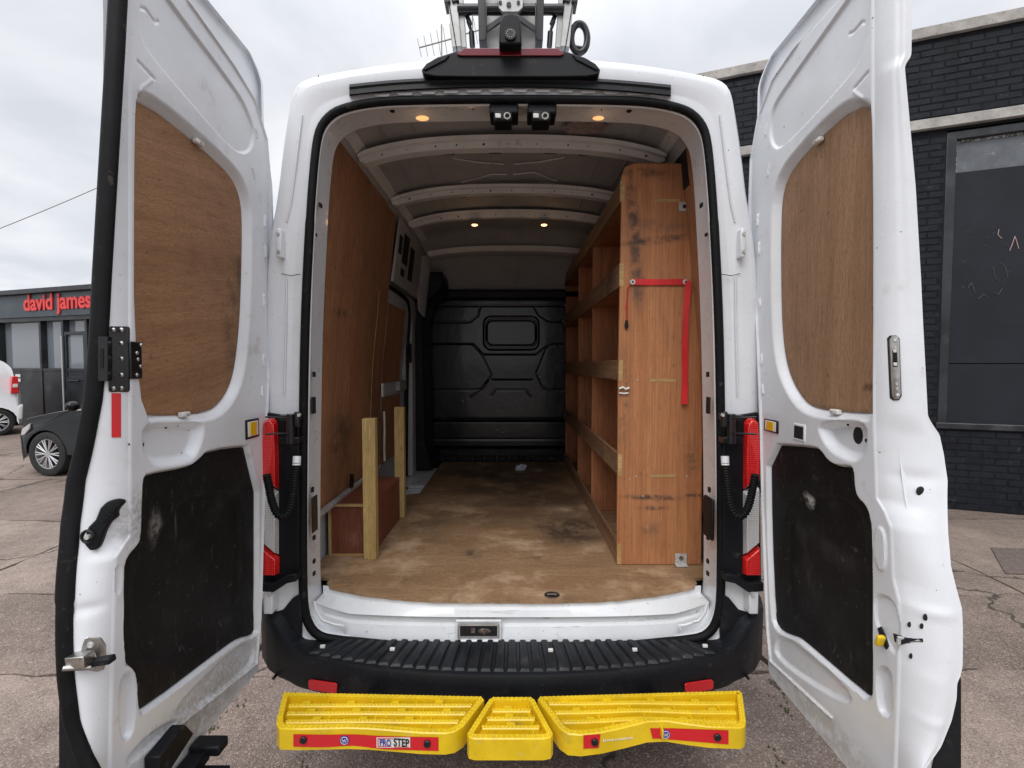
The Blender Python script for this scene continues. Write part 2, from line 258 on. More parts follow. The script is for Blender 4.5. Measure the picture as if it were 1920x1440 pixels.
# ------------------------------------------------------------------ mesh builder
WM = {}
def place(o, parent=None, loc=None, rotz=0):
    COL.objects.link(o)
    Mw = Matrix.Translation(loc or (0,0,0)) @ Matrix.Rotation(rotz, 4, 'Z')
    if parent is not None:
        o.parent = parent; o.matrix_parent_inverse = WM[parent.name].inverted()
    o.matrix_basis = Mw; WM[o.name] = Mw
    return o
def root(name, loc, label, cat, group=None, rotz=0):
    o = bpy.data.objects.new(name, None); o.empty_display_size = .1; place(o, None, loc, rotz)
    o['label'] = label; o['category'] = cat
    if group: o['group'] = group
    return o
class MB:
    def __init__(s): s.v = []; s.f = []
    def add(s, vs, fs):
        b = len(s.v); s.v += [tuple(x) for x in vs]; s.f += [tuple(b+i for i in f) for f in fs]; return s
    def box(s, x0, x1, y0, y1, z0, z1, mat=None):
        vs = [Vector((x, y, z)) for x in (x0, x1) for y in (y0, y1) for z in (z0, z1)]
        if mat: vs = [mat @ v for v in vs]
        return s.add(vs, [(0,1,3,2),(4,6,7,5),(0,4,5,1),(2,3,7,6),(0,2,6,4),(1,5,7,3)])
    def cbox(s, c, d, rot=None):
        m = Matrix.Translation(c)
        if rot: m = m @ rot
        return s.box(-d[0]/2, d[0]/2, -d[1]/2, d[1]/2, -d[2]/2, d[2]/2, m)
    def prism(s, pts, ext):
        n = len(pts); e = Vector(ext); a = [Vector(p) for p in pts]
        vs = a+[p+e for p in a]
        return s.add(vs, [tuple(range(n)), tuple(range(2*n-1, n-1, -1))]+[(i, i+n, (i+1) % n+n, (i+1) % n) for i in range(n)])
    def grid(s, rows, closed=False):
        nr, nc = len(rows), len(rows[0]); vs = [p for r in rows for p in r]; fs = []
        for j in range(nr-1):
            for i in range(nc if closed else nc-1):
                k = (i+1) % nc; fs.append((j*nc+i, j*nc+k, (j+1)*nc+k, (j+1)*nc+i))
        return s.add(vs, fs)
    def tube(s, path, r, n=10, cap=True, flat=None, up=None):
        path = [Vector(p) for p in path]; rows = []
        prev = None
        for i, p in enumerate(path):
            a = path[max(0, i-1)]; b = path[min(len(path)-1, i+1)]; t = (b-a).normalized()
            u = Vector(up) if up else (prev if prev is not None else (Vector((0,0,1)) if abs(t.z) < .9 else Vector((1,0,0))))
            x = t.cross(u)
            if x.length < 1e-5: x = t.cross(Vector((0,1,0)))
            x.normalize(); y = x.cross(t).normalized(); prev = y
            rr = r(i) if callable(r) else r; f = flat or 1
            rows.append([p+x*math.cos(q)*rr*f+y*math.sin(q)*rr for q in [2*math.pi*k/n for k in range(n)]])
        b0 = len(s.v); s.grid(rows, True)
        if cap:
            s.f.append(tuple(range(b0+n-1, b0-1, -1))); e = b0+(len(rows)-1)*n; s.f.append(tuple(range(e, e+n)))
        return s
    def cyl(s, a, b, r, n=16, r2=None):
        a, b = Vector(a), Vector(b); d = (b-a)/1.0
        return s.tube([a, b], (lambda i: r if i == 0 else (r2 if r2 is not None else r)), n)
    def sphere(s, c, r, nu=8, nv=5, sc=(1,1,1)):
        rows = []
        for j in range(nv+1):
            q = math.pi*j/nv
            rows.append([(c[0]+r*sc[0]*math.sin(q)*math.cos(2*math.pi*i/nu), c[1]+r*sc[1]*math.sin(q)*math.sin(2*math.pi*i/nu), c[2]+r*sc[2]*math.cos(q)) for i in range(nu)])
        return s.grid(rows, True)
def obj(name, mb, mat, parent=None, smooth=0, bevel=0, seg=2, label=None, kind=None, loc=None, rotz=0, cat=None, group=None, norm=True):
    me = bpy.data.meshes.new(name); me.from_pydata(mb.v, [], mb.f); me.validate()
    if norm:
        bm = bmesh.new(); bm.from_mesh(me)
        if smooth or bevel: bmesh.ops.remove_doubles(bm, verts=bm.verts, dist=1e-5)
        bmesh.ops.recalc_face_normals(bm, faces=bm.faces); bm.to_mesh(me); bm.free()
    mt = M[mat] if isinstance(mat, str) else mat
    me.materials.append(mt)
    o = bpy.data.objects.new(name, me); place(o, parent, loc, rotz)
    if smooth:
        me.shade_smooth(); me.set_sharp_from_angle(angle=R(smooth))
    if bevel:
        md = o.modifiers.new('bevel', 'BEVEL'); md.width = bevel; md.segments = seg; md.limit_method = 'ANGLE'; md.angle_limit = R(30)
        me.shade_smooth(); me.set_sharp_from_angle(angle=R(60))
    if label: o['label'] = label
    if kind: o['kind'] = kind
    if cat: o['category'] = cat
    if group: o['group'] = group
    return o
# ------------------------------------------------------------------ 2-D helpers
def chaikin(poly, k=2, closed=True):
    p = [tuple(q) for q in poly]
    for _ in range(k):
        r = []; n = len(p)
        rng = range(n) if closed else range(n-1)
        if not closed: r.append(p[0])
        for i in rng:
            a, b = p[i], p[(i+1) % n]
            r.append(tuple(.75*x+.25*y for x, y in zip(a, b))); r.append(tuple(.25*x+.75*y for x, y in zip(a, b)))
        if not closed: r.append(p[-1])
        p = r
    return p
def sdf(U, Z, poly):
    P = np.array(poly); n = len(P); d = np.full(U.shape, 1e9); ins = np.zeros(U.shape, bool)
    for i in range(n):
        a, b = P[i], P[(i+1) % n]; e = b-a; L = max(e@e, 1e-12)
        t = np.clip(((U-a[0])*e[0]+(Z-a[1])*e[1])/L, 0, 1)
        d = np.minimum(d, (U-a[0]-t*e[0])**2+(Z-a[1]-t*e[1])**2)
        c = ((a[1] > Z) != (b[1] > Z))
        with np.errstate(divide='ignore', invalid='ignore'):
            xi = (b[0]-a[0])*(Z-a[1])/(b[1]-a[1] if b[1] != a[1] else 1e-12)+a[0]
        ins ^= c & (U < xi)
    d = np.sqrt(d); return np.where(ins, -d, d)
def ldist(U, Z, pl):
    d = np.full(U.shape, 1e9); P = np.array(pl)
    for a, b in zip(P[:-1], P[1:]):
        e = b-a; L = max(e@e, 1e-12); t = np.clip(((U-a[0])*e[0]+(Z-a[1])*e[1])/L, 0, 1)
        d = np.minimum(d, (U-a[0]-t*e[0])**2+(Z-a[1]-t*e[1])**2)
    return np.sqrt(d)
def ss(x): x = np.clip(x, 0, 1); return x*x*(3-2*x)
def pgrid(poly, fn, nr=60, nc=40):
    """grid clipped to a polygon that is a single interval per height"""
    zs = [q[1] for q in poly]; z0, z1 = min(zs)+1e-4, max(zs)-1e-4
    Zr = z0+(z1-z0)*(1-np.cos(np.linspace(0, math.pi, nr)))/2*.35+(z1-z0)*np.linspace(0, 1, nr)*.65
    rows = []
    U = []; n = len(poly)
    for z in Zr:
        xs = []
        for i in range(n):
            a, b = poly[i], poly[(i+1) % n]
            if (a[1] > z) != (b[1] > z): xs.append(a[0]+(b[0]-a[0])*(z-a[1])/(b[1]-a[1]))
        U.append(np.linspace(min(xs), max(xs), nc))
    U = np.array(U); Z = np.repeat(Zr[:, None], nc, 1); return U, Z, fn(U, Z)
def rrect(x0, x1, z0, z1, r, n=5):
    p = []
    for cx_, cz_, a0 in ((x1-r, z1-r, 0), (x0+r, z1-r, 90), (x0+r, z0+r, 180), (x1-r, z0+r, 270)):
        for k in range(n+1):
            a = R(a0+90*k/n); p.append((cx_+r*math.cos(a), cz_+r*math.sin(a)))
    return p

# ================================================================== GROUND
g = MB(); g.box(-400, 400, -400, 400, -.3, -.03)
ground = obj('ground', g, 'soil', kind='structure')
xl = [-16,-12.6,-9.4,-6.6,-4.1,-1.45,1.38,3.7,6.6,10,14]; yl = [-5,-2.6,-.75,.62,1.45,3.15,5.0,7.2,9.6,12.4,16,22]
def jag(a, b, seed, amp=.014):
    rr = random.Random(seed); n = max(4, int((Vector(b)-Vector(a)).length/.12)); out_ = []
    nrm = Vector((-(b[1]-a[1]), b[0]-a[0])).normalized()
    for k in range(n):
        t = k/n; q = Vector(a).lerp(Vector(b), t)+nrm*((rr.random()-.5)*2*amp if k else 0); out_.append((q.x, q.y))
    return out_
J = {}
for i, x in enumerate(xl):
    for j, y in enumerate(yl): J[i, j] = (x+rnd.uniform(-.12,.12), y+rnd.uniform(-.08,.08))
for i in range(len(xl)-1):
    for j in range(len(yl)-1):
        c = [J[i,j], J[i+1,j], J[i+1,j+1], J[i,j+1]]; cc = Vector((sum(q[0] for q in c)/4, sum(q[1] for q in c)/4))
        if abs(cc.x) > 13 and cc.y < 0: continue
        c2 = []
        for q in c:
            v = Vector(q)-cc; L = v.length; c2.append(tuple(cc+v*(1-.014/L*1.2)))
        pts = []
        for k in range(4): pts += jag(c2[k], c2[(k+1) % 4], rnd.random())
        zt = rnd.uniform(-.004,.004)
        m = MB(); m.prism([(p[0], p[1], zt) for p in pts], (0,0,-.06))
        obj('concrete_slab', m, ('slab','slab2','slab','slab3')[(i*5+j*3+i*j) % 4], ground)
far = MB()
for (a, b, c_, d) in ((-120,-16.2,-40,120),(14.2,120,-40,120),(-16.2,14.2,22.2,120),(-16.2,14.2,-40,-5.2)): far.box(a, b, c_, d, -.05, -.002)
obj('tarmac_yard', far, 'slab2', ground)
p = [atz(1858,1028,0), atz(1935,1030,0), atz(1935,1078,0), atz(1885,1076,0)]
m = MB(); m.prism([(q.x, q.y, .002) for q in p], (0,0,.006)); obj('cover_plate', m, 'patch', ground, label='brown square patch let into the yard')
# moss tufts in the joints
ms = MB()
for (px, py, n_) in ((398,1362,22),(445,1330,6),(1466,1300,12),(1470,1330,14),(1458,1420,12),(575,1430,8),(1900,1150,6)):
    c = atz(px, py, 0)
    for k in range(n_):
        q = (c.x+rnd.gauss(0,.013), c.y+rnd.gauss(0,.04), -.006); r_ = rnd.uniform(.004,.010)
        ms.sphere(q, r_, 6, 4, (1,1,.6))
        for _ in range(3): a = rnd.uniform(0, 6.3); ms.add([(q[0]-.002,q[1],0),(q[0]+.002,q[1],0),(q[0]+math.cos(a)*.008,q[1]+math.sin(a)*.008,.006+rnd.random()*.006)],[(0,1,2)])
obj('moss', ms, 'moss', kind='stuff', label='green moss growing in the slab joints', cat='moss')

# ================================================================== VAN
van = root('cargo_van', (0,2.2,0), 'white high roof cargo van with both rear doors open showing its load space', 'van')
S_px = [(0,187),(213,190),(262,194),(302,201),(331,211),(350,228),(362,250),(368,290),(374,358),(379,440),(385,560),(389,700),(391,900),(391,1100),(387,1155),(370,1187),(340,1198),(210,1208),(100,1214),(0,1219)]
O_px = [(0,102),(160,112),(250,122),(330,135),(384,146),(402,156),(412,172),(420,215),(430,280),(440,370),(452,430),(460,500),(463,620),(463,800),(461,1000),(459,1120),(452,1160),(430,1215),(350,1250),(150,1255),(0,1255)]
def half(pxs, Y=0.0):
    q = [aty(960+a, b, Y) for a, b in pxs]; q = [(v.x, v.z) for v in q]
    q[0] = (0, q[0][1]); q[-1] = (0, q[-1][1])
    full = q+[(-x, z) for x, z in reversed(q[1:-1])]
    return chaikin(full, 2)
CEN = (0, 1.62); NA = 360
def polar(poly, N=NA):
    P = np.array(poly)-np.array(CEN); th = np.arctan2(P[:,1], P[:,0]); r = np.hypot(P[:,0], P[:,1]); o = np.argsort(th); th = th[o]; r = r[o]
    A = np.linspace(-math.pi, math.pi, N, endpoint=False)
    res = []
    Pn = P
    n = len(Pn)
    a = Pn; b = np.roll(Pn, -1, 0)
    for t in A:
        d = np.array([math.cos(t), math.sin(t)]); e = b-a
        den = d[0]*e[:,1]-d[1]*e[:,0]; den = np.where(abs(den) < 1e-12, 1e-12, den)
        s_ = (a[:,0]*e[:,1]-a[:,1]*e[:,0])/den; u_ = (a[:,0]*d[1]-a[:,1]*d[0])/den
        ok = (s_ > 0) & (u_ >= -1e-6) & (u_ <= 1+1e-6); res.append(s_[ok].min() if ok.any() else 1)
    return A, np.array(res)
A_, rS = polar(half(S_px)); _, rO = polar(half(O_px))
OFV = .006-.005*ss((np.sin(A_)-.55)/.3)
def ring(r, Y): return [(CEN[0]+math.cos(a)*q, Y, CEN[1]+math.sin(a)*q) for a, q in zip(A_, r)]
def yy(f): return f
# inner shell profile
W_IN = [(.93,.66),(.925,1.2),(.90,1.64),(.84,2.2),(.79,2.55),(.74,2.68),(.6,2.725),(.3,2.76),(0,2.77)]
prof = W_IN+[(-x, z) for x, z in reversed(W_IN[:-1])]; prof = [(.93,.60)]+prof+[(-.93,.60),(0,.60)]
_, rI = polar(chaikin(prof, 2))
# body rear frame
m = MB()
cur = lambda fr, y: ring(rS+(rO-rS)*fr, y)
m.grid([ring(rS-OFV, .155), ring(rS-OFV-.002, .06), ring(rS-.016, .012), ring(rS-.008, .0), ring(rS+.010, .0), cur(.2,-.006), cur(.28,-.004), cur(.34,-.006), cur(.52,-.014), cur(.72,-.018), cur(.78,-.0165),
        cur(.90,-.012), cur(.97,-.002), cur(1.0,.010), ring(rO+.008,.03), ring(rO+.012,.08), ring(rO+.02,.5), ring(rO+.025,1.5), ring(rO+.025,4.2)], True)
obj('body_shell', m, 'paint', van, smooth=30, norm=True)
# bonnet and cab, seen only from the side
m = MB(); sec = []
for y, zt, wd in ((4.2,2.74,1.0),(4.5,2.55,.98),(4.9,2.1,.96),(5.25,1.55,.95),(5.7,1.3,.9),(5.9,1.05,.82),(5.92,.5,.8)):
    sec.append([(-wd,y,.45),(-wd,y,min(zt,1.2)),(-wd*.86,y,zt-.05),(-wd*.6,y,zt),(wd*.6,y,zt),(wd*.86,y,zt-.05),(wd,y,min(zt,1.2)),(wd,y,.45)])
m.grid(sec); obj('cab', m, 'paint', van, smooth=40)
for sx_ in (-1, 1):
    for wy in (1.05, 4.7):
        t = MB(); t.cyl((sx_*.74,wy,.34),(sx_*.96,wy,.34),.34,32); ty = obj('wheel', t, 'tyre', van, bevel=.02)
        t = MB(); t.cyl((sx_*.9,wy,.34),(sx_*.965,wy,.34),.2,24); obj('rim', t, 'zinc', ty, bevel=.01)
m = MB(); m.box(-.9,.9,.1,5.6,.42,.58); obj('underbody', m, 'dark', van)

# inner lining: rear bulkhead ring, side walls and ceiling with pressed grooves
m = MB(); ys = [.156,.16]+[.16+.04*k for k in range(1,54)]+[2.33,2.45,2.6,2.82]
rows = [ring(rS-OFV,.1545), ring((rS-OFV+rI)/2,.157)]
for y in ys:
    row = []
    for a, q in zip(A_, rI):
        X = math.cos(a)*q; Z = CEN[1]+math.sin(a)*q
        if y > 2.1 and Z > 2.0: Z = 2.0+(Z-2.0)*(1-.56*min(1,(y-2.1)/.72)**1.2)
        if Z > 2.6 and abs(X) < .7:
            for gx in (-.52,-.42,.42,.52,-.1,.1): Z += .006*math.exp(-((X-gx)/.008)**2)
        row.append((X, y, Z))
    rows.append(row)
m.grid(rows, True); obj('inner_lining', m, 'paintin', van, smooth=40)
# ceiling ribs
def rib(Y, z_off, wd, half_w, nm='roof_rib', dip=.0, sc=1.0, mat='rib'):
    n = 48; rows = []
    xs = np.linspace(-half_w, half_w, n)
    def zr(x): return (2.765-.055*(abs(x)/.75)**4-.035*(x/.75)**2)+z_off
    prof_ = [(-wd*.5,.012),(-wd*.44,-.004),(-wd*.28,-.008),(-wd*.22,-.034),(wd*.16,-.036),(wd*.24,-.014),(wd*.40,-.010),(wd*.5,.012)]
    for x in xs:
        e = min(1,(half_w-abs(x))/.05+.4)
        rows.append([(x, Y+a, zr(x)+b*e-dip*max(0,abs(x)-half_w*.86)/.1) for a, b in prof_])
    mm = MB(); mm.grid(rows); o = obj(nm, mm, mat, van, smooth=40)
    h = MB(); rr = random.Random(int(Y*100))
    for k in range(11):
        x = -half_w*.85+half_w*1.7*k/10+rr.uniform(-.02,.02)
        h.cyl((x, Y-wd*.23, zr(x)-.018),(x, Y-wd*.265, zr(x)-.018), rr.choice((.003,.004,.006)), 10)
    for x in (-.3,-.08,.18,.34):
        h.box(x*half_w/.7-.03, x*half_w/.7+.03, Y+wd*.23, Y+wd*.255, zr(x)-.035, zr(x)-.02)
    obj('rib_holes', h, 'dark', o, kind='stuff')
    return o
rib(.50,-.045,.13,.735); rib(1.12,-.04,.11,.735); rib(1.60,-.035,.09,.735); 
m = MB(); rows = []
for x in np.linspace(-.72,.72,40):
    z0 = 2.63-.05*(abs(x)/.72)**3
    rows.append([(x,2.25,z0+.03),(x,2.27,z0-.01),(x,2.36,z0-.03),(x,2.40,z0-.01)])
m.grid(rows); obj('roof_rib', m, 'rib', van, smooth=40)
# pressed beads in ceiling panel between ribs
for pl in ([(850,297),(900,305),(945,308)],[(963,308),(1010,304),(1058,295)],[(865,342),(900,333),(920,327),(950,327)],[(963,327),(1000,323),(1012,327),(1045,340)]):
    t = MB(); t.tube([atz(a,b,2.752) for a, b in pl], .004, 6); obj('roof_bead', t, 'rib', van, smooth=60)
for x0 in (-.6,-.46,.46,.6):
    for (ya, yb) in ((.17,.43),(.58,1.05),(1.2,1.54)):
        t = MB(); t.tube([(x0,ya,2.715 if abs(x0)>.5 else 2.738),(x0,yb,2.715 if abs(x0)>.5 else 2.738)], .005, 6); obj('roof_bead', t, 'paintin', van, smooth=60)
# side cant rails along ceiling corner
for s_ in (-1,1):
    t = MB(); t.prism([(s_*.755,.17,2.655),(s_*.715,.17,2.70),(s_*.70,.17,2.688),(s_*.735,.17,2.645)],(0,1.95,0)); obj('cant_rail', t, 'rib', van, bevel=.004)

# door aperture seal
m = MB(); ps = ring(rS,0); n_ = len(ps); rows = []
for i in range(n_):
    a = Vector(ps[i-1]); b = Vector(ps[(i+1) % n_]); t = (b-a).normalized(); nn = Vector((t.z,0,-t.x)); c = Vector(ps[i])
    if nn.dot(c-Vector((0,0,1.62))) < 0: nn = -nn
    bul = 1.0
    rows.append([c+nn*(math.cos(q)*(.0155 if c.z > 2.2 else .0175)*bul)+Vector((0,-.006+math.sin(q)*.016,0)) for q in [2*math.pi*k/10 for k in range(10)]])
rows.append(rows[0]); m.grid(rows, True); obj('door_seal', m, 'rubber', van, smooth=70)
# black gutter strip above the opening
m = MB(); gp = [(655,171),(700,166),(760,161),(860,157),(960,155),(1060,157),(1150,162),(1210,167),(1258,172)]
gp = chaikin(gp, 2, False); rows = []
for a, b in gp:
    rows.append([aty(a,b-13,-.010), aty(a,b-13,-.028), aty(a,b-8,-.036), aty(a,b-3,-.031), aty(a,b+6,-.033), aty(a,b+9,-.026), aty(a,b+9,-.004)])
m.grid(rows); obj('gutter_strip', m, 'plastic', van, smooth=30)
for k in range(13):   # scalloped flange below the gutter strip
    x = 700+k*43; dz = ((x-958)/300)**2*12
    t = MB(); t.prism([aty(x,167+dz,-.012), aty(x+5,173+dz,-.012), aty(x+28,173+dz,-.012), aty(x+33,167+dz,-.012)], (0,-.003,0)); obj('flange_tab', t, 'paint', van, bevel=.001)
# body creases on the D pillars
for s_ in (-1,1):
    X_ = lambda a: 958+s_*(958-a)
    t = MB(); t.tube([aty(X_(q[0]),q[1],-.017) for q in [(566,215),(556,300),(546,380),(538,416)]], .0035, 6); obj('panel_seam', t, 'paint', van, smooth=60)
    t = MB(); t.tube([aty(X_(q[0]),q[1],-.006) for q in [(597,141),(598,170)]], .0014, 6)
    t.tube([aty(X_(q[0]),q[1],-.019) for q in [(528,513),(545,517),(563,514)]], .0014, 6); obj('panel_gap', t, 'rubber', van)
    t = MB(); t.tube([aty(X_(q[0]),q[1],-.019) for q in [(537,520),(536,620),(533,740)]], .0035, 6); obj('panel_seam', t, 'paint', van, smooth=60)
    # upper hinge
    for (y0, y1) in ((430,485),):
        t = MB(); a = aty(X_(521),y0,-.03); b = aty(X_(532),y1,-.03); t.box(min(a.x,b.x),max(a.x,b.x),-.05,-.012,b.z,a.z); h = obj('hinge', t, 'paint', van, bevel=.006)
        for zz in (.2,.8):
            t = MB(); c = a.lerp(b, zz); c.x = (a.x+b.x)/2; t.cyl((c.x,-.055,c.z),(c.x,-.04,c.z),.007,6); obj('bolt', t, 'zinc', h)
    # tail lamp: housing, lenses
    t = MB(); pl = [(564,774),(540,778),(524,776),(498,772),(492,1088),(520,1095),(545,1075),(564,1070)]
    t.prism([aty(X_(a),b,-.014) for a,b in pl],(0,-.018,0)); hs = obj('lamp_housing', t, 'plastic', van, bevel=.004)
    def lens(pl, nm, mt):
        c = [aty(X_(a),b,-.036) for a,b in pl]; t = MB(); n = len(c); k = Vector((0,-.028,0)); cen = sum(c, Vector())/n
        inn = [v.lerp(cen,.12)+k for v in c]; t.add(c+inn, [tuple(range(n,2*n))]+[(i,(i+1)%n,(i+1)%n+n,i+n) for i in range(n)]); obj(nm, t, mt, hs, bevel=.003)
    lens([(500,785),(512,780),(521,792),(523,850),(523,918),(497,904),(494,850)], 'red_lens', 'lampred')
    lens([(497,907),(523,921),(523,1040),(497,1018)], 'clear_lens', 'lampclear')
    lens([(496,1021),(524,1044),(524,1076),(494,1076)], 'red_lens', 'lampred')
    # check-strap bracket and black hinge at lamp top
    t = MB(); a = aty(X_(526),778,-.06); b = aty(X_(563),830,-.06)
    t.box(min(a.x,b.x),max(a.x,b.x),-.075,-.03,b.z,b.z+.022); t.box(min(a.x,b.x),max(a.x,b.x),-.075,-.03,a.z-.02,a.z)
    t.cyl(aty(X_(545),776,-.07), aty(X_(545),832,-.07), .016, 14); t.cyl(aty(X_(558),772,-.075), aty(X_(558),800,-.075), .012, 12)
    t.cyl(aty(X_(545),784,-.085), aty(X_(497),782,-.14), .004, 6); t.cyl(aty(X_(545),812,-.085), aty(X_(497),814,-.14), .004, 6)
    ch = obj('check_strap', t, 'blackmetal', van, bevel=.003)
    t = MB(); c = aty(X_(561),778,-.08); t.cyl(c+Vector((0,.004,0)), c+Vector((0,-.006,0)), .007, 6); obj('bolt', t, 'zinc', ch)
    # wiring conduit
    cp = [(556,868),(553,905),(548,945),(538,968),(524,970),(512,950),(505,918),(500,890)]
    cp = chaikin([tuple(aty(X_(a),b,-.075-.012*i)) for i,(a,b) in enumerate(cp)], 3, False)
    pts = []
    for a, b in zip(cp[:-1], cp[1:]):
        L = (Vector(b)-Vector(a)).length; n = max(1,int(L/.0022)); pts += [Vector(a).lerp(Vector(b),k/n) for k in range(n)]
    t = MB(); t.tube(pts, lambda i: .013+(.002 if i % 4 < 2 else -.001), 10); cd = obj('wiring_conduit', t, 'rubber', van, smooth=60)
    t = MB(); t.tube([aty(X_(557),855,-.07), aty(X_(556),872,-.075)], .015, 12); obj('grommet', t, 'paint', cd, smooth=50)
    # black spear below the lamp and lower hinge
    t = MB(); t.prism([aty(X_(a),b,-.02) for a,b in [(566,1066),(548,1068),(525,1084),(496,1082),(496,1098),(524,1100),(548,1084),(566,1080)]],(0,-.05,0)); obj('lamp_trim', t, 'plastic', van, bevel=.004)
    t = MB(); a = aty(X_(499),1101,-.04); b = aty(X_(517),1146,-.04); t.box(min(a.x,b.x),max(a.x,b.x),-.065,-.015,b.z,a.z); h = obj('hinge', t, 'paint', van, bevel=.005)
    t = MB(); c = aty(X_(506),1113,-.066); t.cyl(c+Vector((0,.004,0)),c+Vector((0,-.008,0)),.009,12); obj('bolt', t, 'zinc', h)
    # holes and slots in the inner pillar flange
    for (px, py, hw, hh, nm) in ((589,702,1.6,5,'slot'),(588,760,2.6,16,'slot'),(586,918,1.5,5,'slot'),(590,963,3.8,34,'striker_pocket'),(589,1008,1.5,4,'slot'),(589,1052,1.5,4,'slot'),(589,1075,1.5,4,'slot'),(601,385,2,4,'slot'),(592,440,1.5,3,'slot')):
        if s_ > 0 and nm == 'striker_pocket':
            c = aty(X_(587), 970, .03); t = MB(); t.cbox(c, (.014,.085,.165)); obj('latch_cover', t, 'plastic', van, bevel=.006); continue
        c = aty(X_(px), py, .03); t = MB(); t.cbox(c, (.006, hw*2/479*3, hh*2/479)); obj(nm, t, 'dark' if nm != 'striker_pocket' else 'blackmetal', van, bevel=.001)

# header holes, lamps, latch strikers
for (px, py, r_) in ((887,203,.007),(1070,202,.007),(1128,206,.0035),(735,207,.011),(1180,207,.011)):
    c = aty(px,py,.05); t = MB(); t.sphere((c.x,.05,c.z), r_, 12, 6, (1,1.6,.45)); obj('header_hole', t, 'dark', van)
for (px, py, Y) in ((792,219,.12),(1122,218,.12),(890,420,1.56),(1020,420,1.56)):
    c = aty(px,py,Y if Y > 1 else .13); c.z -= .004 if Y > 1 else .0; t = MB(); t.sphere(c, .026, 20, 8, (1,.8,.22)); li = obj('load_lamp', t, 'white', van, smooth=60)
    t = MB(); t.sphere(c+Vector((0,-.006,-.006)), .021 if Y > 1 else .029, 16, 8, (1,.8,.3)); em = emit('lamp_glow_far' if Y > 1 else 'lamp_glow', (1,.5,.2), 3.2 if Y > 1 else .8); obj('lamp_lens', t, em, li, smooth=60)
    pl = bpy.data.lights.new('load_lamp_light','POINT'); pl.energy = .07 if Y > 1 else .02; pl.color = (1,.6,.3); pl.shadow_soft_size = .02
    po = bpy.data.objects.new('load_lamp_light', pl); po.location = c+Vector((0,-.03,-.07)); COL.objects.link(po)
for px in (945,1016):
    a = aty(px-27,199,.02); b = aty(px+27,217,.02); t = MB(); t.box(a.x,b.x,.0,.10,b.z,a.z); st = obj('latch_striker', t, 'plastic', van, bevel=.006)
    a = aty(px-19,214,.0); b = aty(px+15,234,.0); t = MB(); t.box(a.x,b.x,-.03,.05,b.z,a.z); obj('striker_block', t, 'plastic', st, bevel=.006)
    c = aty(px-11,218,-.03); t = MB(); t.box(c.x-.011,c.x+.011,-.036,-.03,c.z-.009,c.z+.009); obj('striker_plate', t, 'steel', st, bevel=.002)
    c = aty(px+6,219,-.03); t = MB(); t.tube([(c.x+.011*math.cos(q),-.036,c.z+.011*math.sin(q)) for q in [k*math.pi/8 for k in range(17)]],.003,6); obj('striker_ring', t, 'zinc', st, smooth=60)
# residue of a round sticker on the ceiling panel
t = MB(); c = atz(1098,240,2.735); rr = random.Random(4)
t.prism([(c.x+.105*math.cos(k*.26)*(1+rr.uniform(-.09,.06)), c.y+.075*math.sin(k*.26)*(1+rr.uniform(-.09,.06)), 2.738) for k in range(24)],(0,0,-.003)); obj('sticker_residue', t, 'sticker', van)

# high level brake lamp
yb = -.06
out_ = [(790,131),(799,119),(820,107),(848,98),(872,93),(1044,93),(1068,98),(1096,107),(1117,119),(1126,131),(1122,139),(1100,143),(1040,144),(876,144),(816,143),(795,139)]
m = MB(); c0 = [aty(a,b,yb) for a,b in out_]; cen = Vector((0,0,2.9))
c1 = [Vector((v.x*1.02, .03, v.z+.01)) for v in c0]; c2 = [Vector((v.x*.8, .34, 2.87+.25*(v.z-2.78))) for v in c0]; n = len(c0)
m.grid([c0,c1,c2], True); m.f.append(tuple(range(n-1,-1,-1))); bl = obj('brake_lamp_housing', m, 'plastic', van, bevel=.004)
m = MB(); m.prism([aty(a,b,yb-.001) for a,b in [(856,103),(870,92),(1046,92),(1058,103),(1050,106),(864,106)]],(0,-.006,0)); obj('brake_lens', m, 'redlens', bl, bevel=.002)
for s_ in (-1,1):
    X_ = lambda a: 958+s_*(958-a)
    m = MB(); m.prism([aty(X_(a),b,yb-.0005) for a,b in [(797,133),(793,129),(815,112),(844,103),(836,113)]],(0,-.005,0)); obj('washer_cover', m, 'plastic', bl, bevel=.002)
m = MB(); pl = [(936,99),(938,60),(943,47),(958,42),(973,47),(976,60),(978,99)]; m.prism([aty(a,b,yb-.012) for a,b in pl],(0,-.05,0)); cb = obj('reversing_camera', m, 'plastic', bl, bevel=.006)
m = MB(); c = aty(957,66,yb-.062); m.cyl(c, c+Vector((0,-.008,0)), .021, 20); obj('lens_bezel', m, 'blackmetal', cb, bevel=.002)
for k in range(10):
    m = MB(); q = c+Vector((.013*math.cos(k*.628),-.009,.013*math.sin(k*.628))); m.sphere(q, .0022, 6, 4); obj('infrared_led', m, 'zinc', cb)
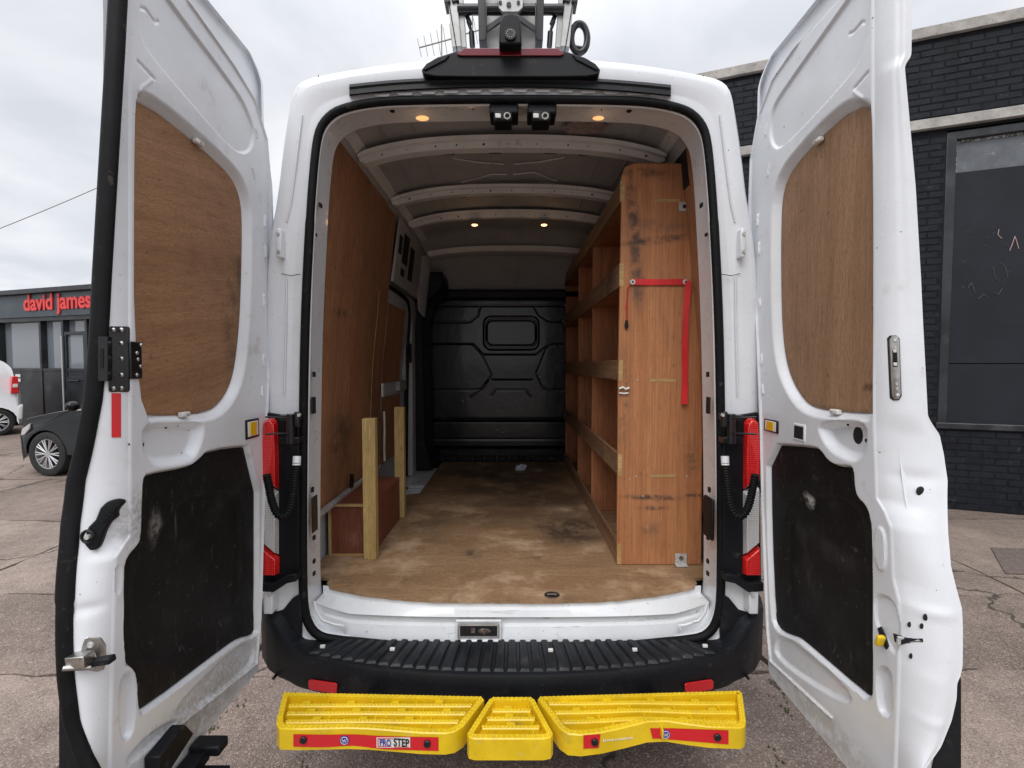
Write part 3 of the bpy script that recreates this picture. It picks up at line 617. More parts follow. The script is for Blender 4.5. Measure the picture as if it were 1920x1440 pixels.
# ladder rack on the roof
rk = MB(); RY = .22
def bar(m_, a, b, w_, d_, Y=RY):
    a = aty(*a, Y); b = aty(*b, Y); v = b-a; ang = math.atan2(v.x, v.z); m_.cbox((a+b)/2, (w_,d_,v.length), Matrix.Rotation(ang,4,'Y'))
for s_ in (-1,1):
    X_ = lambda a: 958+s_*(958-a)
    t = MB(); bar(t,(X_(836),-150),(X_(858),96),.038,.06); bar(t,(X_(852),-150),(X_(869),96),.03,.05,RY+.01); ru = obj('rack_upright', t, 'alu', van, bevel=.002)
    t = MB(); bar(t,(X_(843),12),(X_(857),96),.004,.064,RY-.001); obj('rail_groove', t, 'dark', ru)
    t = MB(); bar(t,(X_(829),-60),(X_(841),16),.026,.07,RY-.005); bar(t,(X_(836),-60),(X_(856),14),.03,.07,RY-.004); obj('end_cap', t, 'blackmetal', ru, bevel=.003)
    t = MB(); a = aty(X_(876),12,RY); b = aty(X_(878),40,RY); c = aty(X_(884),60,RY); d = aty(X_(886),88,RY)
    t.cyl(a,b,.006,8); t.cyl(b,c,.009,8,.005); t.cyl(c,d,.012,10); t.cyl(aty(X_(874),26,RY),aty(X_(882),46,RY),.01,8)
    t.sphere(aty(X_(867),34,RY),.008,8,6); obj('gas_spring', t, 'blackmetal', van, smooth=50)
    t = MB(); bar(t,(X_(900),-120),(X_(906),90),.03,.1); bar(t,(X_(912),10),(X_(911),75),.006,.03,RY-.06); obj('carrier_side_plate', t, 'blackmetal', van, bevel=.002)
    t = MB(); t.prism([aty(X_(a),b,RY-.04) for a,b in [(912,52),(950,26),(957,34),(957,46),(946,40),(912,64)]],(0,-.012,0)); obj('carrier_brace', t, 'blackmetal', van, bevel=.002)
t = MB(); a = aty(858,18,RY-.02); b = aty(1056,18,RY-.02); t.cyl(a,b,.021,18); obj('cross_tube', t, 'blackmetal', van, smooth=50)
t = MB(); t.prism([aty(a,b,RY+.04) for a,b in [(906,-120),(1010,-120),(1006,92),(908,92)]],(0,.04,0)); obj('carrier_channel', t, 'alu', van, bevel=.003)
t = MB(); t.prism([aty(a,b,RY-.05) for a,b in [(925,-60),(990,-60),(980,14),(972,22),(942,22),(935,14)]],(0,.02,0)); cl = obj('carrier_plate', t, 'alu', van, bevel=.002)
t = MB()
for (a,b,r_) in ((954,9,.01),(938,5,.007),(972,5,.007)): c = aty(a,b,RY-.052); t.cyl(c,c+Vector((0,-.004,0)),r_,12)
obj('bolt', t, 'blackmetal', cl)
t = MB(); t.tube([aty(1086+15*math.cos(q)*1.0,72+27*math.sin(q),RY+.02) for q in [k*math.pi/16 for k in range(33)]],.0145,8,cap=False)
t.cyl(aty(1076,88,RY+.02),aty(1098,92,RY+.02),.008,8); obj('hand_wheel', t, 'blackmetal', van, smooth=60)
for y_ in (.6,2.2,3.6):
    t = MB(); t.box(-.7,.7,y_,y_+.04,2.90,2.94); obj('roof_bar', t, 'alu', van, bevel=.004)

# ------------------------------------------------------------------ sill and bumper
def yedge(x): return .0+.13*min(1,abs(x)/.79)**3
m = MB(); rows = []
lev = [(.697,0,.0),(.672,-.001,.0),(.664,-.014,0),(.640,-.022,0),(.632,-.008,0),(.607,-.004,0),(.60,-.018,0),(.57,-.026,0),(.548,-.03,0),(.53,-.03,0)]
for z, dy, k in lev:
    row = []
    for x in np.linspace(-.81,.81,120):
        e = min(1,(.815-abs(x))/.16); e = max(0,e)**.7
        ye = yedge(x)*(.35 if z < .66 else 1)
        notch = .02*(1 if abs(x+.13) < .08 and .60 < z < .65 else 0)
        row.append((x, ye+dy*e+.012+notch*0, z if z > .66 else z+(1-e)*.03))
    rows.append(row)
m.grid(rows); sill = obj('load_sill', m, 'sill', van, smooth=35)
a = aty(859,1170,-.018); b = aty(936,1197,-.018); t = MB(); t.box(a.x,b.x,-.021,-.012,b.z,a.z); lp = obj('latch_pocket', t, 'floorgrey', van, bevel=.004); t = MB(); t.box(a.x+.008,b.x-.008,-.0225,-.02,b.z+.012,a.z-.006); obj('latch_recess', t, 'dark', lp)
t = MB(); c = aty(908,1184,-.024); t.sphere((c.x,-.022,c.z),.02,14,6,(1.3,.2,.6)); t.cbox((c.x-.045,-.0235,c.z+.004),(.016,.004,.02)); t.cbox((c.x,-.026,c.z),(.004,.006,.024)); obj('latch', t, 'rust', lp, smooth=50)
t = MB(); a = aty(855,1166,-.02); b = aty(940,1200,-.02)
for (x0,x1,z0,z1) in ((a.x,b.x,a.z,a.z+.008),(a.x,b.x,b.z-.006,b.z+.001),(a.x,a.x+.007,b.z,a.z),(b.x-.007,b.x,b.z,a.z)): t.box(x0,x1,-.026,-.014,z0,z1)
obj('pocket_rim', t, 'sill', lp, bevel=.002)
# raised corner pressings
for s_ in (-1,1):
    X_ = lambda a: 958+s_*(958-a)
    t = MB(); t.tube([aty(X_(q[0]),q[1],-.012) for q in [(640,1181),(644,1173),(628,1171),(605,1163),(594,1148),(589,1128)]], .006, 8); obj('corner_bead', t, 'sill', van, smooth=60)

ZB = .545
def yf(x): return -.222+.115*(abs(x)/.78)**2.2
m = MB(); rows = []
xs = list(np.linspace(0,.80,26))
ext = [(.83,-.090,.552,.402),(.86,-.078,.575,.41),(.91,-.064,.625,.42),(.96,-.042,.668,.435),(1.0,-.006,.688,.455),(1.02,.05,.695,.48),(1.03,.14,.70,.50)]
secs = []
for x in xs: secs.append((x, yf(x), ZB, .40))
secs += [(e[0], e[1], e[2], e[3]) for e in ext]
secs = [(-a,b,c,d) for a,b,c,d in reversed(secs[1:])]+secs
for (x,y,zt,zb) in secs:
    k = max(0, zt-ZB)
    ax = abs(x); ins = max(0,(ax-.80))*.5; sg = 1 if x > 0 else -1
    rows.append([(sg*(ax-ins), .06 if ax<.93 else max(.06,y+.03), ZB+k*.3 if ax < .93 else zt),(sg*(ax-ins*.6), y+.030, ZB+k*.75 if ax<.93 else zt),(x, y+.014, zt-.001),(x, y+.004, zt-.004),(x, y, zt-.014),(x, y-.001, zt-.05),(x, y+.003, zb+.02),(x, y+.012, zb+.004),(x, y+.05, zb)])
m.grid(rows); bmp = obj('rear_bumper', m, 'bumper', van, smooth=38)
rr = random.Random(3)
nr_ = 33
for k in range(nr_):
    x = -.755+1.51*k/(nr_-1); yf_ = yf(x)+.016; yb_ = -.012-rr.random()*.006; lean = .10*x
    wf = .0185; wb = .0125; h = .009
    t = MB()
    v = [(x-wf-.002,yf_,ZB),(x+wf+.002,yf_,ZB),(x-lean+wb+.002,yb_,ZB),(x-lean-wb-.002,yb_,ZB),(x-wf+.003,yf_+.006,ZB+h),(x+wf-.003,yf_+.006,ZB+h),(x-lean+wb-.003,yb_-.004,ZB+h+.002),(x-lean-wb+.003,yb_-.004,ZB+h+.002)]
    t.add(v,[(0,1,5,4),(1,2,6,5),(2,3,7,6),(3,0,4,7),(4,5,6,7)]); obj('tread_rib', t, 'tread', bmp, bevel=.0025)
for s_ in (-1,1):
    t = MB(); t.prism([aty(958+s_*(958-a),b,-.021) for a,b in [(565,1112),(548,1122),(530,1144),(498,1152),(492,1172),(497,1240),(565,1240)]],(0,.012,0)); obj('bumper_corner', t, 'bumper', bmp, bevel=.003)
for px,py in ((607,1210),(737,1215),(1032,1217),(1189,1216),(1320,1209)):
    c = atz(px,py,.56); t = MB(); t.cbox((c.x,c.y-.01,.562),(.018,.01,.01)); obj('bumper_clip', t, 'white', bmp, bevel=.001)
for s_ in (-1,1):
    X_ = lambda a: 958+s_*(958-a)
    pl = [(579,1276),(584,1273),(630,1280),(633,1283),(632,1297),(628,1299),(583,1292),(579,1288)]
    def onface(a,b,off):
        v = aty(X_(a),b,-.14)
        for _ in range(6): v = aty(X_(a),b,yf(v.x)-.001-off)
        return v
    t = MB(); A1 = [onface(a,b,.001) for a,b in pl]; B1 = [v+Vector((0,-.005,0)) for v in A1]; n = len(A1); t.add(A1+B1,[tuple(range(n)),tuple(range(2*n-1,n-1,-1))]+[(i,(i+1)%n,(i+1)%n+n,i+n) for i in range(n)]); obj('reflector', t, 'red', bmp, bevel=.0015)
    c = aty(X_(519),1264,-.05); t = MB(); t.cyl(c+Vector((0,.01,0)),c+Vector((0,-.026,0)),.006,12); obj('screw', t, 'blackmetal', bmp)

# ------------------------------------------------------------------ yellow steps
ZS = .505
mods = {
 'L': [(531,1297),(903,1305),(908,1311),(868,1362),(852,1372),(834,1375),(790,1374),(740,1370),(690,1366),(650,1365),(610,1366),(560,1367),(524,1366),(518,1357),(519,1345)],
 'C': [(924,1306),(996,1306),(1003,1311),(1037,1374),(1033,1382),(1020,1385),(890,1385),(879,1382),(876,1374),(916,1311)],
 'R': [(1012,1305),(1386,1294),(1392,1299),(1399,1352),(1396,1362),(1388,1365),(1330,1363),(1290,1358),(1250,1352),(1215,1353),(1170,1364),(1130,1373),(1090,1378),(1065,1376),(1050,1366),(1008,1311)]}
def inset(poly, d):
    n = len(poly); P = [Vector(q) for q in poly]; out_ = []
    ar = sum(P[i].x*P[(i+1)%n].y-P[(i+1)%n].x*P[i].y for i in range(n)); sg = 1 if ar > 0 else -1
    for i in range(n):
        e1 = (P[i]-P[i-1]).normalized(); e2 = (P[(i+1)%n]-P[i]).normalized()
        n1_ = Vector((-e1.y,e1.x))*sg; n2_ = Vector((-e2.y,e2.x))*sg; b = n1_+n2_; L = b.length
        b = b/L if L > .1 else n1_; c = max(.5, b.dot(n1_)); out_.append(P[i]+b*d/c)
    return out_
for key, pl in mods.items():
    pol = [atz(a,b,ZS) for a,b in pl]; pol = [(v.x,v.y) for v in pol]
    inn = inset(pol, .019); n = len(pol); h = .068
    m = MB(); o_t = [(x,y,ZS) for x,y in inset(pol,.003)]; o_t2 = [(x,y,ZS-.003) for x,y in pol]; o_b = [(x,y,ZS-h) for x,y in pol]; i_t = [(v.x,v.y,ZS) for v in inn]; i_b = [(v.x,v.y,ZS-h+.004) for v in inn]
    m.grid([o_b,o_t2,o_t,i_t,i_b], True)
    pt = obj('bumper_step', m, 'yellow', van, smooth=40, label={'L':'long yellow plastic step left of the middle section','C':'short yellow plastic step in the middle','R':'long yellow plastic step with torn red strip, right of the middle section'}[key])
    m = MB(); m.prism([(v.x,v.y,ZS-.030) for v in inset(pol,.012)],(0,0,-.01)); obj('step_floor', m, 'yellow', pt)
    ysv = [v.y for v in inn]; y0, y1 = min(ysv), max(ysv); st = MB(); bk = MB()
    def span(y):
        xs_ = []
        for i in range(n):
            a, b = inn[i], inn[(i+1)%n]
            if (a.y > y) != (b.y > y): xs_.append(a.x+(b.x-a.x)*(y-a.y)/(b.y-a.y))
        return (min(xs_), max(xs_)) if len(xs_) >= 2 else None
    def wave(x, k): # bars follow the front edge
        cxw = -.5 if key == 'L' else .42; return ((.003 if key == 'L' else .014)*math.exp(-((x-cxw)/.13)**2) if key != 'C' else 0)*k
    for k in range(3):
        y = y1-(y1-y0)*(.25+.25*k)*(1.0 if key == 'C' else .98); sp = span(y)
        if not sp: continue
        xa, xb = sp; xa += .012; xb -= .012
        nn_ = max(2,int((xb-xa)/.012)); m = MB(); rows = []
        for q in range(nn_+1):
            x = xa+(xb-xa)*q/nn_; yw = y+wave(x,(k+1)/3)
            rows.append([(x,yw+.010,ZS-.045),(x,yw+.009,ZS-.008),(x,yw+.006,ZS-.005),(x,yw-.006,ZS-.005),(x,yw-.009,ZS-.008),(x,yw-.010,ZS-.045)])
            if q % 1 == 0: st.add([(x-.0026,yw-.0026,ZS-.005),(x+.0026,yw-.0026,ZS-.005),(x+.0026,yw+.0026,ZS-.005),(x-.0026,yw+.0026,ZS-.005),(x,yw,ZS-.0022)],[(0,1,4),(1,2,4),(2,3,4),(3,0,4)])
        m.grid(rows); m.add(rows[0],[tuple(range(6))]); m.add(rows[-1],[tuple(range(5,-1,-1))]); obj('step_rung', m, 'yellow', pt, smooth=40)
        for q in range(int((xb-xa)/.15)+1):
            x = xa+.05+.15*q+.02*k
            if x < xb-.03: bk.box(x-.014,x+.014,y+.004,y+.022,ZS-.045,ZS-.006)
            if x+.07 < xb: bk.box(x+.068,x+.073,y-.03,y+.03,ZS-.045,ZS-.012)
    if bk.v: obj('rung_web', bk, 'yellow', pt, bevel=.002, kind='stuff')
    mid = inset(pol,.0055); mid2 = inset(pol,.0135)
    for mm_ in (mid, mid2):
        for i in range(n):
            a, b = mm_[i], mm_[(i+1)%n]; L = (b-a).length; q_ = max(1,int(L/.015))
            for j in range(q_):
                v = a.lerp(b, j/q_); st.add([(v.x-.0026,v.y-.0026,ZS-.0002),(v.x+.0026,v.y-.0026,ZS-.0002),(v.x+.0026,v.y+.0026,ZS-.0002),(v.x-.0026,v.y+.0026,ZS-.0002),(v.x,v.y,ZS+.0035)],[(0,1,4),(1,2,4),(2,3,4),(3,0,4)])
    obj('grip_studs', st, 'yellow', pt, kind='stuff')
    # red tape on the front face
    fe = sorted([q for q in pol if q[1] < (y0+y1)/2+.0], key=lambda q: q[0]); fx = [q[0] for q in fe]; fy = [q[1] for q in fe]
    def front(px, py, off=.0):
        v = aty(px,py,-.38)
        for _ in range(6): v = aty(px,py,float(np.interp(v.x,fx,fy))-off)
        return v
    def tape(pts_t, pts_b, mt, nm, off, th=.0012):
        rows = [[front(a,b,off) for a,b in pts_t],[front(a,b,off) for a,b in pts_b]]; m = MB(); m.grid(rows)
        rows2 = [[v+Vector((0,.0,0))+Vector((0,th,0)) for v in r] for r in rows]; m.grid(rows2); return obj(nm, m, mt, pt)
    def span_t(x0, x1, yt0, yt1, n_=24): return [(x0+(x1-x0)*i/n_, yt0(x0+(x1-x0)*i/n_)) for i in range(n_+1)], [(x0+(x1-x0)*i/n_, yt1(x0+(x1-x0)*i/n_)) for i in range(n_+1)]
    if key == 'L':
        dipf = lambda x: -5*math.exp(-((x-662)/38)**2)
        ta, tb = span_t(550,822,lambda x: 1377+(x-550)*.022+dipf(x)*.4, lambda x: 1400+(x-550)*.03+dipf(x)); tape(ta,tb,'red','reflective_tape',.002)
        ta, tb = span_t(706,769,lambda x: 1383, lambda x: 1402); tape(ta,tb,'white','step_label',.0035)
        for (tx, x0, x1, y0_, y1_, mt) in (('PRO',712,733,1387,1398,'blue'),('STEP',738,767,1386,1399,'blackmetal')):
            cu = bpy.data.curves.new('lettering','FONT'); cu.body = tx; cu.size = 1; cu.extrude = .01; cu.offset = .02
            tmp = bpy.data.objects.new('tmp', cu); COL.objects.link(tmp); dg = bpy.context.evaluated_depsgraph_get(); me = bpy.data.meshes.new_from_object(tmp.evaluated_get(dg)); COL.objects.unlink(tmp)
            co = np.array([v.co[:] for v in me.vertices]); mn, mxx = co.min(0), co.max(0)
            a = front(x0,y1_,.0055); b = front(x1,y0_,.0055)
            for v in me.vertices:
                u_ = (v.co.x-mn[0])/(mxx[0]-mn[0]); w_ = (v.co.y-mn[1])/(mxx[1]-mn[1]); v.co = (a.x+(b.x-a.x)*u_, a.y+(b.y-a.y)*u_-(.0004 if v.co.z > 0 else 0), a.z+(b.z-a.z)*w_)
            me.materials.clear(); me.materials.append(M[mt]); o = bpy.data.objects.new('lettering', me); place(o, pt)
        for (q0,q1,q2,q3) in ((708,737,1384.5,1386),(708,734,1399,1400.5),(738,767,1400.2,1401.5),(708,709.5,1384,1400.5)):
            ta, tb = span_t(q0,q1,lambda x: q2, lambda x: q3, 2); tape(ta,tb,'red','label_rule',.0046)
        badge = (646,1388); bolts = ((569,1387),(801,1394))
    elif key == 'R':
        ta, tb = span_t(1094,1126,lambda x: 1379-(x-1094)*.06, lambda x: 1404-(x-1094)*.04, 6); tb[-1] = (1123,1402); tb[-2] = (1120,1403); tape(ta,tb,'red','reflective_tape',.002)
        f1 = lambda x: 1366+max(0,(x-1260))*.035; f2 = lambda x: 1387+max(0,(x-1260))*.085+(-2 if x<1250 else 0)
        ta, tb = span_t(1219,1366,f1,f2); tb[0] = (1224,1386); tape(ta,tb,'red','reflective_tape',.002)
        badge = (1248,1377); bolts = ((1115,1391),(1345,1382))
        # faint worn white lettering
        t = MB(); rr2 = random.Random(8)
        for q in range(16):
            v = front(1132+q*3.4+(2 if q > 5 else 0), 1389-q*.35, .0015)
            t.cbox(v,(.0028+rr2.random()*.0015,.0012,.003+rr2.random()*.003))
        obj('worn_lettering', t, 'white', pt, kind='stuff')
    else: badge = None; bolts = ()
    for a_, b_ in bolts:
        v = front(a_,b_,.003); t = MB(); t.cyl(v+Vector((0,.003,0)), v+Vector((0,-.006,0)), .011, 18); obj('bolt', t, 'blackmetal', pt, bevel=.002)
    if badge:
        v = front(*badge,.0035); t = MB(); t.cyl(v+Vector((0,.001,0)), v+Vector((0,-.001,0)), .0145, 24); bd = obj('badge', t, 'blue', pt)
        t = MB(); t.tube([(v.x+.0115*math.cos(q),v.y-.002,v.z+.0115*math.sin(q)) for q in [k*math.pi/12 for k in range(25)]],.0008,5,cap=False)
        for a_,b_ in (((-.007,.005),(-.003,-.005)),((-.003,-.005),(0,.004)),((0,.004),(.003,-.005)),((.003,-.005),(.007,.005))): t.tube([(v.x+a_[0],v.y-.002,v.z+a_[1]),(v.x+b_[0],v.y-.002,v.z+b_[1])],.0009,5)
        obj('badge_mark', t, 'white', pt)
# step brackets under the bumper
for x in (-.5,0,.5): t = MB(); t.box(x-.03,x+.03,-.33,.2,.435,.448); obj('step_bracket', t, 'blackmetal', van)

# ------------------------------------------------------------------ rear doors
XD = .95
def door(s_):
    L = s_ < 0
    X = s_*XD
    cv = lambda q: (lambda v: (v.y, v.z))(atx(q[0],q[1],X))
    cvl = lambda qs: [cv(q) for q in qs]
    if L:
        hinge = [(486,1300),(488,1255),(494,1150),(500,900),(508,700),(514,560),(517,430),(514,350),(505,275),(490,213),(468,163),(430,103),(392,48),(352,0),(318,-42)]
        crease = [(205,1560),(205,1440),(208,1300),(212,1150),(215,1047),(230,1024),(243,1005),(243,780),(243,300),(243,0),(243,-300)]
        outer = [(215,1520),(182,1450),(160,1410),(140,1350),(130,1270),(127,1180),(130,1080),(138,980),(148,900),(165,830),(180,750),(190,640),(196,520),(203,400),(212,250),(221,100),(226,0),(232,-200)]
        ply = [(265,190),(276,188),(300,203),(330,225),(360,250),(400,285),(432,315),(452,340),(464,372),(468,420),(465,560),(460,640),(452,700),(440,735),(420,762),(395,776),(330,779),(265,782)]
        dish = [(267,60),(273,90),(367,200),(433,277),(457,289),(473,279),(478,247),(467,213),(450,177),(317,0),(290,-40),(262,-30)]
        beads = [([(270,15),(280,17),(297,42),(303,40)],.006,.004),([(259,115),(290,148)],.006,.0035),([(258,184),(266,164),(286,150)],.0045,-.003),
                 ([(478,240),(481,258)],.004,-.006),([(472,314),(477,334)],.004,-.006),([(496,405),(496,425)],.0045,-.006),([(497,462),(497,482)],.0045,-.006),([(494,552),(494,572)],.0045,-.006),([(493,665),(493,685)],.0045,-.006),([(491,725),(490,742)],.0045,-.006),
                 ([(350,0),(437,123),(476,187),(499,262),(506,350),(507,560),(501,740),(495,900),(487,1160),(480,1245),(340,1356)],.006,-.007)]
        cup = [(268,786),(375,787),(385,802),(374,847),(357,868),(296,876),(279,864),(268,844)]
        low = [(484,836),(484,1180),(478,1191),(455,1196),(435,1208),(272,1334),(265,1328),(262,1262),(252,1245),(238,1240),(238,1065),(243,1046),(262,1025),(270,1008),(272,902),(278,892),(358,878),(374,866),(393,846)]
        pocket = [(462,920),(462,1120),(440,1160),(330,1240),(262,1235),(262,1060),(300,1020),(330,960),(360,930),(400,920)]
        rec = [([(462,1204),(480,1212),(474,1252),(345,1345),(325,1335),(370,1285),(430,1226)],.012,.012),([(224,1272),(252,1258),(252,1375),(228,1392)],.014,.01),([(217,1062),(228,1062),(226,1112),(217,1117)],.004,.004),
               ([(290,1368),(345,1345),(250,1430),(235,1425)],.01,.01)]
        yoff = .04
    else:
        hinge = [(1446,1290),(1437,1250),(1431,1100),(1425,950),(1420,800),(1415,660),(1408,540),(1402,460),(1399,390),(1403,300),(1416,225),(1438,165),(1466,120),(1500,72),(1545,8),(1580,-40)]
        crease = [(1680,1600),(1680,1440),(1687,1250),(1687,1130),(1676,1085),(1672,990),(1660,960),(1645,935),(1640,800),(1637,600),(1637,0),(1637,-300)]
        outer = [(1700,1500),(1740,1440),(1768,1400),(1788,1350),(1797,1310),(1798,1280),(1804,1268),(1808,1250),(1807,1140),(1797,1105),(1786,1060),(1781,1000),(1780,900),(1773,852),(1765,815),(1750,793),(1743,780),(1739,700),(1730,520),(1720,350),(1710,240),(1700,130),(1700,122),(1712,104),(1713,40),(1712,0),(1700,-200)]
        ply = [(1624,770),(1624,212),(1616,203),(1600,200),(1584,206),(1555,228),(1525,257),(1495,290),(1472,318),(1457,350),(1451,400),(1451,560),(1455,640),(1463,690),(1480,732),(1508,765),(1560,773),(1600,775),(1624,775)]
        dish = [(1577,15),(1460,180),(1447,207),(1442,247),(1447,273),(1463,281),(1540,200),(1607,123),(1617,95),(1630,40),(1630,-40),(1605,-25)]
        beads = [([(1587,63),(1594,60),(1610,41),(1615,42)],.006,.004),([(1602,165),(1627,136)],.006,.0035),([(1601,172),(1616,184),(1627,206)],.006,-.003),
                 ([(1438,234),(1436,254)],.004,-.006),([(1443,308),(1440,330)],.004,-.006),([(1422,402),(1421,422)],.0045,-.006),([(1424,455),(1424,475)],.0045,-.006),([(1426,560),(1426,575)],.0045,-.006),([(1429,664),(1429,682)],.0045,-.006),([(1431,722),(1432,738)],.0045,-.006),
                 ([(1553,0),(1450,150),(1426,213),(1409,300),(1407,390),(1410,470),(1420,600),(1427,760),(1431,950),(1440,1180),(1446,1240),(1560,1345)],.006,-.007)]
        cup = [(1530,790),(1625,781),(1625,845),(1614,860),(1598,868),(1560,850),(1540,825)]
        low = [(1438,834),(1440,1000),(1447,1158),(1455,1178),(1468,1187),(1492,1195),(1502,1202),(1618,1304),(1628,1305),(1632,1292),(1631,1000),(1627,970),(1620,950),(1607,938),(1599,921),(1597,882),(1590,877),(1566,876),(1551,868),(1537,848),(1525,840)]
        pocket = [(1465,930),(1465,1140),(1500,1180),(1600,1268),(1615,1262),(1615,980),(1590,945),(1560,925)]
        rec = [([(1455,1198),(1470,1195),(1492,1207),(1600,1300),(1585,1322),(1452,1235)],.012,.012),([(1642,1255),(1668,1250),(1672,1300),(1670,1345),(1655,1340),(1646,1325)],.014,.008),([(1641,985),(1662,992),(1663,1075),(1642,1062)],-.005,.004),
               ([(1640,1110),(1685,1130),(1684,1240),(1655,1190),(1640,1165)],.006,.008)]
        yoff = .06
    HZ = sorted([(cv(q)[1], cv(q)[0]) for q in hinge]); ZT = 2.715; ZBt = .5
    hz = [q[0] for q in HZ]+[ZT]; hy = [q[1] for q in HZ]+[HZ[-1][1]-.1]
    CZs = sorted([(cv(q)[1], cv(q)[0]) for q in crease]); cz = [q[0] for q in CZs]; cy = [q[1] for q in CZs]
    Zr = np.concatenate([ZBt+(2.5-ZBt)*np.linspace(0,1,520), 2.5+(ZT-2.5)*np.sin(np.linspace(0,math.pi/2,90))[1:]])
    uH = np.interp(Zr,hz,hy); uC = np.interp(Zr,cz,cy); nc = 200
    _k = np.ones(61)/61; uO = np.convolve(np.pad(uC,30,'edge'),_k,'valid'); uO = np.convolve(np.pad(uO,30,'edge'),_k,'valid'); T = np.linspace(0,1,nc)[None,:]; U = uC[:,None]+(uH-uC)[:,None]*T; Z = np.repeat(Zr[:,None],nc,1)
    def depth(U, Z):
        D = np.zeros(U.shape)
        d = sdf(U,Z,chaikin(cvl(ply),2)); D += .030*ss((.026-d)/.030)
        d = sdf(U,Z,chaikin(cvl(dish),2)); D += .009*ss((.004-d)/.008)
        d = sdf(U,Z,chaikin(cvl(cup),2)); D += .027*ss((.004-d)/.030)
        d = sdf(U,Z,chaikin(cvl(low),1)); D = np.maximum(D, .020*ss((.010-d)/.012)+.020*ss((-.006-d)/.006))
        for pl, dd, w_ in rec: D += dd*ss((w_/2-sdf(U,Z,chaikin(cvl(pl),2)))/w_)
        for pl, w_, h_ in beads: D += h_*ss((w_-ldist(U,Z,cvl(pl)))/w_*1.2)
        return D
    D = depth(U,Z)
    De = .014*ss((np.abs(uH[:,None]-U)-.0)/-.014+1)+.014*ss(1-(ZT-Z)/.014); D = D+De
    # soften the corner towards the free edge
    D += .004*ss(1-(U-uC[:,None])/.006)
    mb = MB(); nr = len(Zr); V = np.stack([s_*(XD+D), U, Z],-1).reshape(-1,3); 
    mb.v = [tuple(v) for v in V]; mb.f = [(j*nc+i,j*nc+i+1,(j+1)*nc+i+1,(j+1)*nc+i) for j in range(nr-1) for i in range(nc-1)]
    # free edge band and outer skin
    OZ = []
    for q in outer:
        v0 = aty(q[0],q[1],-.7)
        for _ in range(8): v0 = aty(q[0],q[1],float(np.interp(v0.z,Zr,uO))-yoff)
        OZ.append((v0.z, abs(v0.x)-(.0 if L else .011)))
    OZ.sort(); xo = np.interp(Zr,[q[0] for q in OZ],[q[1] for q in OZ]); 
    k_ = np.ones(3)/3; xo = np.convolve(np.pad(xo,1,'edge'),k_,'valid')
    rows = []
    for j in range(0, nr):
        z = Zr[j]; x1 = xo[j]; y0 = uC[j]; x0 = XD+.004+D[j,0]*0
        row = [(s_*(XD+D[j,0]), y0, z)]
        for k in range(1,13):
            t = k/12; bul = math.sin(t*math.pi)*.006
            dx = 0
            if L is False:
                dx += .004*math.exp(-((z-1.36)/.016)**2)-.004*math.exp(-((z-1.055)/.012)**2)-.003*math.exp(-((z-.80)/.012)**2)
                dx += .005*math.exp(-((t-.62)/.09)**2)*float(ss((z-1.5)/.5))
            else: dx += .006*math.exp(-((z-1.075)/.012)**2)
            yv = y0+(uO[j]-yoff-y0)*(1-(1-t)**2); xv = XD+.004+(x1-XD-.004)*(t**1.25)
            row.append((s_*(xv), yv-bul+dx*math.sin(t*math.pi), z))
        ye = uO[j]-yoff
        row += [(s_*(x1+.006), ye-.001, z),(s_*(x1+.012), ye+.008, z)]
        rows.append(row)
        row += [(s_*(x1+.010), ye+.02, z)]
    n_z = 140
    mb.grid(rows[::2])
    hp = [(uH_z, u) for uH_z, u in zip(Zr, uH)]
    rows = []
    for q in range(n_z):
        z = ZBt-.02+(2.825-ZBt+.02)*(q/(n_z-1)); x1 = float(np.interp(z,Zr,xo))+.012; ye = float(np.interp(z,Zr,uO))-yoff+.004
        if z > 2.5: ye =  float(np.interp(2.5,Zr,uO))-yoff+.004
        yi = float(np.interp(min(z,2.35),Zr,uH)); yh = yi+.016+ (0 if z < 2.3 else 0)
        if z > 2.74: yh -= .09*((z-2.74)/.085)**2.2
        xf = max(x1, XD+.052); xh = max(XD+.06, x1*.5+(XD+.06)*.5)
        lip = .0 if q not in (0, n_z-1) else .0
        row = [(s_*(XD+.030), ye+.02, z),(s_*x1 if x1 > XD+.04 else s_*(XD+.04), ye+.006, z)]+[(s_*(xf+(xh-xf)*t), ye+.02+(yh-ye-.03)*t, z) for t in (0,.2,.4,.6,.8,.93,.98)]+[(s_*(xh-.004), yh-.002, z),(s_*(xh-.012), yh, z),(s_*(xh-.018), yh-.004, z),(s_*(XD+.042), yh-.02, z)]
        rows.append(row)
    mb.grid(rows); mb.add(rows[0],[tuple(range(len(rows[0])))]); mb.add(rows[-1],[tuple(range(len(rows[-1])))])
    # inner edge returns joining the two skins
    mb.grid([[(s_*(XD+D[j,-1]), uH[j], Zr[j]),(s_*(XD+.045), uH[j]+.002, Zr[j])] for j in range(0,nr,2)])
    mb.grid([[(s_*(XD+D[-1,i]), U[-1,i], ZT),(s_*(XD+.045), U[-1,i], ZT+.004)] for i in range(0,nc,4)])
    dr = obj('rear_door', mb, 'paintdoor', van, smooth=45, norm=False, label='left rear door open with horizontal grain plywood, black latch plate and red strip' if L else 'right rear door open with vertical grain plywood and slotted steel keeper')
    def pt(q, dep=0): v = atx(q[0],q[1],s_*(XD)); return Vector((s_*(XD+dep), v.y, v.z))
